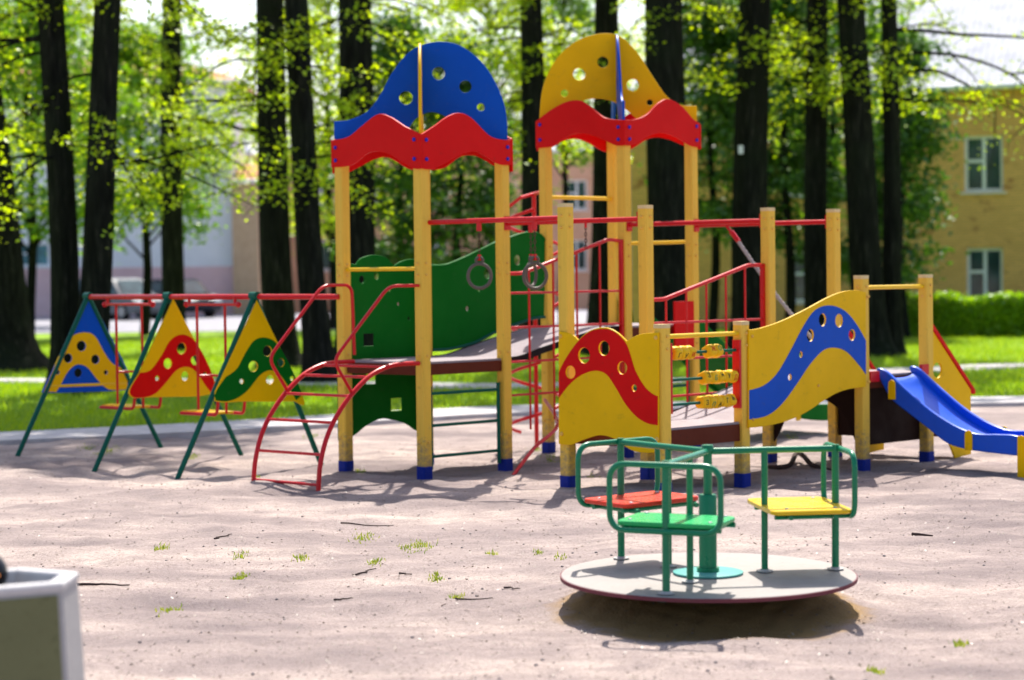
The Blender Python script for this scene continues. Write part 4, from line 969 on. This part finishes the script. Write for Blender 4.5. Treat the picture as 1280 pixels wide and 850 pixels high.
def tree(name, label, xb, yb, pxt, pyt, r0, H, seed, sprays=12, spray_z=(3.2, 6.5), upper=26, leafn=90, mat='leaf', group='old trees behind the playground', Ybase=None, lsize=.085, cat='tree', sprl=(1.2, 2.8), upz=(.40, .98), uleaf=None, usize=None, extra=()):
    rng = np.random.default_rng(seed); g = gp(xb, yb) if Ybase is None else np.array([*dp(xb, 400, Ybase)[:2], 0])
    tp = dp(pxt, pyt, g[1]); sl = (tp[:2] - g[:2]) / max(tp[2], .5)
    t = thing(name, (g[0], g[1], 0), label, cat, group)
    zs = np.concatenate([[-.15, 0, .12, .3, .7, 1.3], np.arange(2.0, H, .8), [H]])
    P = []; rs = []
    for z in zs:
        w = np.array([math.sin(z * .45 + seed), math.cos(z * .38 + seed * 2)]) * .045 * min(1, z / 2 if z > 0 else 0)
        q = g[:2] + sl * z * (1 if z < 8 else (8 + (z - 8) * .4) / z) + w; P.append((q[0], q[1], z))
        rs.append(r0 * (1 + .75 * math.exp(-max(z, 0) / .28)) * max(.10, (1 - .80 * (max(z, 0) / H) ** 1.15)))
    m = MB(); wobble_tube(m, P, rs, 14, .13)
    Pz = np.array(P); at = lambda z: np.array([np.interp(z, zs, Pz[:, 0]), np.interp(z, zs, Pz[:, 1]), z])
    C = []; C2 = []
    def limb(z, ln, r, droop, rise, leaves, dst, d=None):
        a = rng.uniform(0, 2 * math.pi); p = at(z); d = np.array([math.cos(a), math.sin(a), rise] if d is None else d, float); d /= np.linalg.norm(d)
        pts = branch_pts(rng, p, d, ln, droop); m.tube(cr([tuple(q) for q in pts], 2), list(np.linspace(r, r * .2, 2 * (len(pts) - 1) + 1)), 6)
        subs = [pts]
        for k in range(3):
            i = rng.integers(2, len(pts) - 1); dd_ = rng.normal(0, 1, 3); dd_[2] = dd_[2] * .3 - .1
            sb = branch_pts(rng, pts[i], dd_ / np.linalg.norm(dd_), ln * rng.uniform(.3, .5), droop, 5); subs.append(sb)
            m.tube([tuple(q) for q in sb], list(np.linspace(r * .4, r * .12, len(sb))), 5)
        for sb in subs:
            q = np.array(sb); nn = leaves // 4 if sb is not pts else leaves // 2
            tt = rng.uniform(.3 if sb is pts else .1, 1.0, nn) * (len(q) - 1); i = np.minimum(tt.astype(int), len(q) - 2); fr = (tt - i)[:, None]
            ctr = q[i] * (1 - fr) + q[i + 1] * fr; dst.append(ctr + rng.normal(0, 1, (nn, 3)) * np.array([.16, .16, .09]) * ln * .38)
    for i in range(sprays): limb(rng.uniform(*spray_z), rng.uniform(*sprl), .026, .11, .15, leafn, C)
    for z_, d_, l_ in extra: limb(z_, l_, .045, .07, 0, leafn + 60, C, d_)
    for i in range(upper): limb(H * (upz[0] + (upz[1] - upz[0]) * (i + rng.random()) / upper), rng.uniform(1.6, 3.4) * (1.15 - .5 * i / upper), .06, .03, .55, uleaf or leafn, C2)
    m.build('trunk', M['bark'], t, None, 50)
    pts = np.concatenate(C + C2); sz = np.concatenate([np.full(sum(map(len, C)), lsize), np.full(sum(map(len, C2)), usize or lsize)])
    q = pts[:, 2] > .5; link_mesh('crown', leaf_mesh('crown', pts[q], sz[q], rng, .6, .7), M[mat], t)
    return t
SZ = {3: (4.3, 7.3), 4: (4.3, 7.3), 6: (4.0, 7.5), 7: (4.2, 7.5), 8: (4.4, 7.8), 9: (4.8, 8), 10: (4.8, 8), 11: (5, 8), 12: (5, 8), 13: (4.6, 8)}
EXTRA = {13: [(5.4, (1, -.5, -.05), 3.4), (5.9, (.9, -.8, .1), 4.2), (6.3, (1, -.2, .1), 4.6), (5.0, (.8, -.3, -.25), 2.2)], 3: [(5.2, (.9, -.3, .1), 2.8), (4.6, (1, -.6, .0), 2.4)], 4: [(5.0, (-.9, -.4, .1), 2.6), (4.3, (-1, -.6, 0), 2.2)], 1: [(5.3, (-.8, -.3, 0), 2.4)], 6: [(4.4, (.8, -.6, -.05), 2.4), (4.2, (1, -.3, -.1), 3.0)]}
T = [  # px base, py base, px top, y of top sample, radius, height, label, sprays
 (6, 465, -40, 100, .55, 15, 'massive dark trunk leaning left at the photo edge, beside twin trunks', 8),
 (84, 492, 62, 0, .22, 14, 'straight dark trunk, left one of the twin pair behind the swing frame', 9),
 (112, 494, 138, 0, .225, 14, 'dark trunk leaning right, right one of the twin pair behind the swings', 10),
 (217, 440, 216, 0, .26, 15, 'slim straight trunk rising behind the red-waved swing panel', 14),
 (352, 462, 336, 0, .29, 15, 'thick dark trunk rising behind the arched red ladder', 12),
 (402, 480, 367, 0, .22, 14, 'trunk leaning left, just left of the blue-roofed tower', 11),
 (446, 470, 439, 0, .33, 15, 'broad dark trunk passing behind the left post of the blue-roofed tower', 9),
 (664, 452, 663, 0, .26, 15, 'trunk standing between the two roofed towers', 12),
 (750, 446, 760, 0, .29, 15, 'dark trunk rising behind the yellow domed roof', 9),
 (838, 452, 831, 0, .42, 16, 'very thick trunk right of the yellow domed roof', 9),
 (940, 448, 943, 0, .36, 16, 'thick dark trunk behind the overhead bar and hanging rope', 10),
 (1022, 445, 1020, 0, .24, 15, 'narrow dark trunk left of the fused trunk pair', 8),
 (1092, 447, 1061, 0, .32, 15, 'broad trunk with flared base, left one of the fused pair', 8),
 (1116, 446, 1110, 0, .20, 14, 'thin straight trunk, right one of the fused pair beside the brick house', 10)]
for i, (xb, yb, xt, yt, r0, H, lab, ns) in enumerate(T):
    tree('old_tree', lab, xb, yb, xt, yt, r0, 26 if i in (1, 2, 5) else H * 1.55, 100 + i, ns + (4 if i < 9 else 1), SZ.get(i, (3.0, 7.0)), 26, 108 if i < 9 else 85, upz=(.34, .98), uleaf=330 if i in (1, 2, 5) else 200 if i in (6, 7) else 90, usize=.19, extra=EXTRA.get(i, ()))

# low branches reaching into the picture on the right
def bg_tree(name, label, px, Y, h, rw, mat, seed, n, z0=1.2, lsize=.17, group='background trees', trunk=.14, cone=False):
    rng = np.random.default_rng(seed); g = dp(px, 400, Y); g[2] = 0; t = thing(name, tuple(g), label, 'tree', group)
    m = MB(); wobble_tube(m, [(g[0] + .08 * math.sin(k + seed), g[1], z) for k, z in enumerate(np.linspace(-.1, h * .9, 9))], list(np.linspace(trunk, trunk * .25, 9)), 9, .1)
    C = []; nc = int(26 + rw * 14)
    for k in range(nc):
        f = rng.random() ** .8; z = z0 + (h - z0) * f
        w = rw * ((1 - f) ** .8 + .06 if cone else (math.sin(math.pi * min(.97, .12 + f * .88)) ** .6)) * rng.uniform(.45, 1.08)
        a = rng.uniform(0, 2 * math.pi); c = np.array([g[0] + w * math.cos(a), g[1] + w * math.sin(a), z - (w * .25 if cone else 0)])
        m.tube([(g[0], g[1], max(.5, z - w * (.1 if cone else .55))), tuple((c + np.array([g[0], g[1], z])) / 2), tuple(c)], [.04, .03, .012], 5)
        s = rng.uniform(.35, .75) * (.5 + rw * .22); k2 = int(n / nc)
        C.append(c + rng.normal(0, 1, (k2, 3)) * s * np.array([.8, .8, .45 if not cone else .35]))
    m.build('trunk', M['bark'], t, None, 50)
    C = np.concatenate(C); C = C[C[:, 2] > .3]
    link_mesh('crown', leaf_mesh('crown', C, lsize, rng, .3, .62), M[mat], t); return t
BG = [ # name,label,px,Y,h,radius,mat,n,z0,cone
 ('leafy_tree', 'loose green tree between the leaning edge trunk and the twin pair', 40, 62, 9.5, 2.6, 'leaf2', 5200, 2.7, False),
 ('slender_tree', 'dense green tree with thin forked stems in front of the silver car', 182, 66, 9.0, 2.1, 'leaf2', 5200, 2.9, False),
 ('leafy_tree', 'bright green tree showing between the thick trunk and the blue roof', 415, 70, 12, 2.6, 'leaf', 4200, 3.0, False),
 ('spruce', 'dark spruce behind the posts of the blue-roofed tower', 505, 60, 8.5, 1.9, 'leaf3', 8000, 1.2, True),
 ('spruce', 'dark spruce seen through the open side of the blue-roofed tower', 575, 58, 7.6, 1.7, 'leaf3', 7000, 1.5, True),
 ('leafy_tree', 'yellow-green tree filling the gap between the two roofs', 618, 72, 12, 2.7, 'leaf', 4000, 4.2, False),
 ('leafy_tree', 'green tree showing left of the yellow domed roof', 706, 75, 11.5, 1.9, 'leaf2', 3000, 5.2, False),
 ('spruce', 'dark spruce right of the yellow-roofed tower', 892, 58, 8.8, 1.7, 'leaf3', 8500, 2.6, True),
 ('spruce', 'dark spruce between the two thick trunks right of the rope', 985, 56, 9.0, 1.6, 'leaf3', 8500, 2.0, True),
 ('leafy_tree', 'bright tree rising above the dark spruces right of the yellow roof', 900, 78, 13, 3.0, 'leaf', 4200, 5.0, False),
 ('spruce', 'dark spruce against the corner of the yellow brick house', 1128, 54, 7.2, 1.1, 'leaf3', 5500, 1.6, True),
 ('leafy_tree', 'light green tree showing between the fused trunk pair and the spruces', 1040, 60, 10, 1.9, 'leaf2', 4200, 3.0, False),
 ('leafy_tree', 'tall yellow-green tree showing between the twin trunks', 92, 82, 14, 3.0, 'leaf', 4200, 5.5, False)]
for i, (nm, lab, px, Y, h, rw, mt, n, z0, cone) in enumerate(BG):
    bg_tree(nm, lab, px, Y, h, rw, mt, 300 + i, int(n * (1.9 if mt == 'leaf3' else 2.0)), z0, .16 if mt == 'leaf3' else .19, 'spruces behind the playground' if cone else 'background leafy trees', .15, cone)

c = gp(940, 448); q = dp(926, 187, c[1] - .40); m = MB(); m.box((q[0], q[1], q[2]), (.09, .03, .16), None, .005)
tag(m.build('tree_tag', M['whiteframe'], None, None, 20), 'small white tag nailed to the thick trunk behind the rope', 'tag')
# hedge in front of the brick house
hd = dp(1120, 400, 55.5); h1_ = dp(1420, 400, 53.0); t = thing('hedge', (hd[0], hd[1], 0), 'clipped bright green hedge in front of the yellow brick house', 'hedge')
dv = (h1_ - hd)[:2]; ln = np.linalg.norm(dv); dv /= ln; nv = np.array([dv[1], -dv[0]]); n = 15000
uu = RNG.random(n) * ln; sidef = RNG.random(n); topm = sidef < .38
vv_ = np.where(topm, RNG.random(n) * 1.0, 1.0 - np.abs(RNG.normal(0, .05, n))); hv = .05 * np.sin(uu * 2.3) + .04 * np.sin(uu * 5.1 + 1); zz = np.where(topm, .93 + hv + np.abs(RNG.normal(0, .06, n)), RNG.random(n) * (.92 + hv))
q = hd[:2] + dv * uu[:, None] + nv * (vv_[:, None] - .5)
link_mesh('foliage', leaf_mesh('foliage', np.concatenate([q, zz[:, None]], 1), .11, RNG, .2), M['hedge'], t)
m = MB(); 
for k in range(26):
    p = hd[:2] + dv * ln * (k + .5) / 26; m.tube([(p[0], p[1], -.05), (p[0] + RNG.normal(0, .1), p[1], .5), (p[0] + RNG.normal(0, .15), p[1], .85)], [.03, .02, .01], 6)
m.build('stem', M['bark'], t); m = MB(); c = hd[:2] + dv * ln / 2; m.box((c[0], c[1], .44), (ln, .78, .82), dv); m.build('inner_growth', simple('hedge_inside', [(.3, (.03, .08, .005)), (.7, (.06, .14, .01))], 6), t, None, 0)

# ------------------------------------------------------------------ buildings
def house(name, label, P, d, segs, depth, wall, zt, wins, roofm, over, rise, plinth=None, wallmats=None, glassm='glass'):
    """front wall from P along d; wins: (u0,u1,z0,z1)"""
    d = np.array(d) / np.linalg.norm(d); n = np.array([d[1], -d[0]]); ln = segs
    t = thing(name, (*P, 0), label, 'building')
    X = lambda u, w, z: Vector((*(P + d * u + n * w), z))
    m = MB()
    xs = sorted({0, ln} | {w[0] for w in wins} | {w[1] for w in wins}); zs = sorted({-.2, zt} | {w[2] for w in wins} | {w[3] for w in wins})
    for i in range(len(xs) - 1):
        for j in range(len(zs) - 1):
            cx, cz = (xs[i] + xs[i + 1]) / 2, (zs[j] + zs[j + 1]) / 2
            if any(w[0] < cx < w[1] and w[2] < cz < w[3] for w in wins): continue
            m.add([X(xs[i], 0, zs[j]), X(xs[i + 1], 0, zs[j]), X(xs[i + 1], 0, zs[j + 1]), X(xs[i], 0, zs[j + 1])], [(0, 1, 2, 3)])
    for u0, u1, z0, z1 in wins:
        m.add([X(u, w, z) for w in (0, -.2) for u, z in ((u0, z0), (u1, z0), (u1, z1), (u0, z1))], [(0, 4, 5, 1), (1, 5, 6, 2), (2, 6, 7, 3), (3, 7, 4, 0)])
    m.add([X(0, 0, -.2), X(0, -depth, -.2), X(0, -depth, zt), X(0, 0, zt)], [(0, 1, 2, 3)]); m.add([X(ln, 0, -.2), X(ln, 0, zt), X(ln, -depth, zt), X(ln, -depth, -.2)], [(0, 1, 2, 3)])
    m.add([X(0, -depth, -.2), X(ln, -depth, -.2), X(ln, -depth, zt), X(0, -depth, zt)], [(0, 1, 2, 3)])
    me = m.mesh('wall'); o = bpy.data.objects.new('wall', me); COL.objects.link(o); me.materials.append(wall); o.parent = t
    a = math.atan2(d[1], d[0]); me.transform(Matrix.Rotation(-a, 4, 'Z') @ Matrix.Translation((-P[0], -P[1], 0))); o.rotation_euler = (0, 0, a); WL[o] = Vector((*P, 0))
    m = MB(); ov = over; z0 = zt - .02
    ring = [X(-ov, ov, z0), X(ln + ov, ov, z0), X(ln + ov, -depth - ov, z0), X(-ov, -depth - ov, z0)]
    ridge = [X(depth * .4, -depth / 2, z0 + rise), X(ln - depth * .4, -depth / 2, z0 + rise)]
    vs = ring + [v + Vector((0, 0, .16)) for v in ring] + ridge
    m.add(vs, [(3, 2, 1, 0), (0, 1, 5, 4), (1, 2, 6, 5), (2, 3, 7, 6), (3, 0, 4, 7), (4, 5, 9, 8), (5, 6, 9), (6, 7, 8, 9), (7, 4, 8)])
    me = m.mesh('roof'); me.transform(Matrix.Rotation(-a, 4, 'Z') @ Matrix.Translation((-P[0], -P[1], 0))); o = bpy.data.objects.new('roof', me); COL.objects.link(o); me.materials.append(roofm); o.parent = t; o.rotation_euler = (0, 0, a)
    m = MB(); m.tube([X(-ov, ov + .05, zt + .03), X(ln + ov, ov + .05, zt + .03)], .09, 8); m.build('gutter', M['whiteframe'], t)
    if plinth:
        m = MB(); m.box(X(ln / 2, .02, plinth[0] / 2 - .1), (ln + .02, .08, plinth[0] + .2), d); m.build('plinth', plinth[1], t, None, 0)
    for u0, u1, z0, z1 in wins:
        wm = MB(); fw = .09
        for (ua, ub, za, zb_) in ((u0, u0 + fw, z0, z1), (u1 - fw, u1, z0, z1), (u0 + fw, u1 - fw, z1 - fw, z1), (u0 + fw, u1 - fw, z0, z0 + fw), ((u0 + u1) / 2 - .05, (u0 + u1) / 2 + .05, z0 + fw, z1 - fw), (u0 + fw, (u0 + u1) / 2 - .05, z0 + (z1 - z0) * .52, z0 + (z1 - z0) * .58)):
            wm.box(X((ua + ub) / 2, -.13, (za + zb_) / 2), (ub - ua, .06, zb_ - za), d)
        w = wm.build('window', M['whiteframe'], t, None, 0)
        g = MB(); g.add([X(u0, -.14, z0), X(u1, -.14, z0), X(u1, -.14, z1), X(u0, -.14, z1)], [(0, 1, 2, 3)]); g.build('pane', M[glassm], w, None, 0)
        g = MB(); g.box(X((u0 + u1) / 2, .03, z0 - .04), (u1 - u0 + .2, .12, .05), d); g.build('sill', M['whiteframe'], w, None, 0)
        g = MB(); g.add([X(u0, -.55, z0 - .3), X(u1, -.55, z0 - .3), X(u1, -.55, z1 + .3), X(u0, -.55, z1 + .3)], [(0, 1, 2, 3)])
    return t
dr = np.array([math.cos(R(-20)), math.sin(R(-20))]); Pw = dp(1230, 300, 64.0)[:2] - dr * 10.5
wz = []
for (xa, ya, xb, yb2) in ((1205, 170, 1254, 239), (1208, 310, 1254, 376)):
    (u0, z1), (u1, z0) = vp(xa, ya, Pw, dr), vp(xb, yb2, Pw, dr); wz.append((u0, u1, z0, z1))
w2 = [(u0 - 5.2, u1 - 5.2, z0, z1) for u0, u1, z0, z1 in wz] + [(u0 + 5.2, u1 + 5.2, z0, z1) for u0, u1, z0, z1 in wz]
zt = vp(1200, 113, Pw, dr)[1]
house('brick_house', 'two-storey yellow brick house with white windows and pale metal roof behind the hedge', Pw, dr, 24, 11, M['brick'], zt, wz + w2, M['metalroof'], .55, 4.4)
# left white building with pink plinth
dl = np.array([1., .03]); dl /= np.linalg.norm(dl); Pl = dp(-700, 340, 97.5)[:2]
l1_ = vp(292, 300, Pl, dl)[0]; (ua, z1), (ub, z0) = vp(22, 304, Pl, dl), vp(62, 333, Pl, dl)
house('plaster_building', 'long white plaster building with a pink plinth behind the swings', Pl, dl, l1_, 9, M['white_wall'], vp(150, 105, Pl, dl)[1], [(ua, ub, z0, z1)], M['rooforange'], .5, 1.6, (vp(20, 336, Pl, dl)[1], M['pink']), None, 'teal')
Pw2 = Pl + dl * (l1_ + .02) + np.array([0, -.6]); l2_ = vp(322, 300, Pw2, dl)[0]
house('brick_wing', 'narrow beige brick building next to the white plaster building', Pw2, dl, l2_, 8, M['beige'], vp(300, 228, Pw2, dl)[1], [], M['rooforange'], .3, 1.0)
do = np.array([1., -.02]); do /= np.linalg.norm(do); Po = dp(318, 340, 106)[:2]; lo_ = vp(960, 300, Po, do)[0]
ws = []
for px in (400, 470, 545, 620, 720, 800, 885):
    for (yt, yb2) in ((225, 262), (300, 338)):
        (u0, z1), (u1, z0) = vp(px - 12, yt, Po, do), vp(px + 14, yb2, Po, do); ws.append((u0, u1, z0, z1))
house('orange_building', 'orange plaster building with white windows glimpsed behind the towers', Po, do, lo_, 9, M['orangewall'], vp(700, 190, Po, do)[1], ws, M['metalroof'], .4, 2.4)

# ------------------------------------------------------------------ parked cars
def car(label, c, ang, mat, H=1.68, Ln=4.5, Wd=1.82):
    t = thing('parked_car', (c[0], c[1], .04), label, 'car', 'cars parked by the white building'); ca, sa = math.cos(ang), math.sin(ang)
    X = lambda u, v, z: Vector((c[0] + u * ca - v * sa, c[1] + u * sa + v * ca, .04 + z))
    h = H
    side = [(-Ln / 2, .45), (-Ln / 2 + .03, .85), (-Ln / 2 + .12, 1.0), (-Ln / 2 + .45, h - .10), (-Ln / 2 + .8, h), (.35, h), (.7, h - .08), (1.25, 1.02), (Ln / 2 - .35, .90), (Ln / 2 - .06, .74), (Ln / 2, .45), (Ln / 2 - .15, .25), (-Ln / 2 + .15, .25)]
    m = MB(); vs = []; n = len(side)
    for s in (-1, 1):
        for k in (0, 1):
            for u, z in side:
                tum = .14 * max(0, (z - 1.0) / (h - 1)); w = Wd / 2 - tum - (.0 if k == (1 if s < 0 else 0) else .06); sh = 1 if k == (1 if s < 0 else 0) else .97
                vs.append(X(u * sh, s * w if k == (1 if s < 0 else 0) else s * (Wd / 2 - tum), .6 + (z - .6) * (1 if k == (1 if s < 0 else 0) else .96)))
    fs = [tuple(range(n))] if False else []
    for j in range(3):
        for i in range(n): fs.append((j * n + i, j * n + (i + 1) % n, (j + 1) * n + (i + 1) % n, (j + 1) * n + i))
    fs += [tuple(range(n - 1, -1, -1)), tuple(3 * n + i for i in range(n))]
    m.add(vs, fs); m.build('body', mat, t, None, 35)
    def quad(nm, pts): m = MB(); m.add([X(*p) for p in pts], [(0, 1, 2, 3)]); m.build(nm, M['glass'], t, None, 0)
    for s in (-1, 1):
        w0, w1 = s * (Wd / 2 + .004), s * (Wd / 2 - .11)
        for (a0, a1, b0, b1) in ((-1.75, -.75, -1.55, -.72), (-.68, .25, -.66, .20), (.32, 1.0, .27, .62)):
            quad('side_window', [(a0, w0, 1.06), (a1, w0, 1.06), (b1, w1, h - .12), (b0, w1, h - .12)])
    quad('windscreen', [(1.30, -.72, 1.02), (1.30, .72, 1.02), (.76, .62, h - .09), (.76, -.62, h - .09)])
    quad('rear_window', [(-Ln / 2 + .06, -.7, 1.06), (-Ln / 2 + .06, .7, 1.06), (-Ln / 2 + .36, .6, h - .12), (-Ln / 2 + .36, -.6, h - .12)])
    for u in (-1.38, 1.38):
        for s in (-1, 1):
            m = MB(); m.tube([X(u, s * (Wd / 2 - .2), .33), X(u, s * (Wd / 2 + .02), .33)], .33, 20); w = m.build('wheel', M['tyre'], t)
            m = MB(); m.tube([X(u, s * (Wd / 2 + .0), .33), X(u, s * (Wd / 2 + .03), .33)], .21, 16); m.build('rim', M['steel'], w)
    for s in (-1, 1):
        m = MB(); m.box(X(Ln / 2 - .06, s * .68, .70), (.16, .34, .13), (ca, sa)); m.build('headlight', M['whiteframe'], t, None, 0)
        m = MB(); m.box(X(-Ln / 2 + .06, s * .78, .92), (.10, .16, .28), (ca, sa)); m.build('tail_light', M['rtube'], t, None, 0)
c = gp(146, 401); car('silver estate car parked before the white building, seen between trunks', c, R(-40), M['carsilver'])
c = gp(205, 399); car('dark car parked beside the silver one, half hidden by a trunk', c + np.array([.3, 1.0, 0]), R(-50), M['cardark'], 1.6)

# ------------------------------------------------------------------ sky, sun, camera
EL, AZ = 55, 6
w = bpy.data.worlds.new('World'); SC.world = w; w.use_nodes = True; nt = w.node_tree
sky = nt.nodes.new('ShaderNodeTexSky'); sky.sky_type = 'NISHITA'; sky.sun_disc = False; sky.sun_elevation = R(EL); sky.sun_rotation = R(AZ)
sky.dust_density = 2.6; sky.air_density = .9
bg = nt.nodes['Background']; nt.links.new(sky.outputs[0], bg.inputs[0]); bg.inputs[1].default_value = .125
sl_ = bpy.data.lights.new('sun', 'SUN'); sl_.energy = 4.6; sl_.angle = R(.5); sl_.color = (1, .95, .86)
so = bpy.data.objects.new('sun', sl_); COL.objects.link(so)
ts = Vector((math.sin(R(AZ)) * math.cos(R(EL)), math.cos(R(AZ)) * math.cos(R(EL)), math.sin(R(EL))))
so.rotation_euler = (-ts).to_track_quat('-Z', 'Y').to_euler(); so.location = ts * 50
cam = bpy.data.cameras.new('camera'); co = bpy.data.objects.new('camera', cam); COL.objects.link(co); SC.camera = co
cam.sensor_width = 36; cam.lens = F / 1280 * 36; cam.clip_end = 3000; cam.clip_start = .1
Rm = Matrix.Rotation(math.pi / 2 - PIT, 4, 'X') @ Matrix.Rotation(-ROLL, 4, 'Z')
co.matrix_world = Matrix.Translation((0, 0, HC)) @ Rm
cam.dof.use_dof = True; cam.dof.focus_distance = 14.0; cam.dof.aperture_fstop = 1.9
SC.view_settings.view_transform = 'Standard'; SC.view_settings.look = 'None'; SC.view_settings.gamma = 1; SC.view_settings.use_curve_mapping = False
SC.view_settings.exposure = 1.0
SC.cycles.max_bounces = 6; SC.cycles.transparent_max_bounces = 4
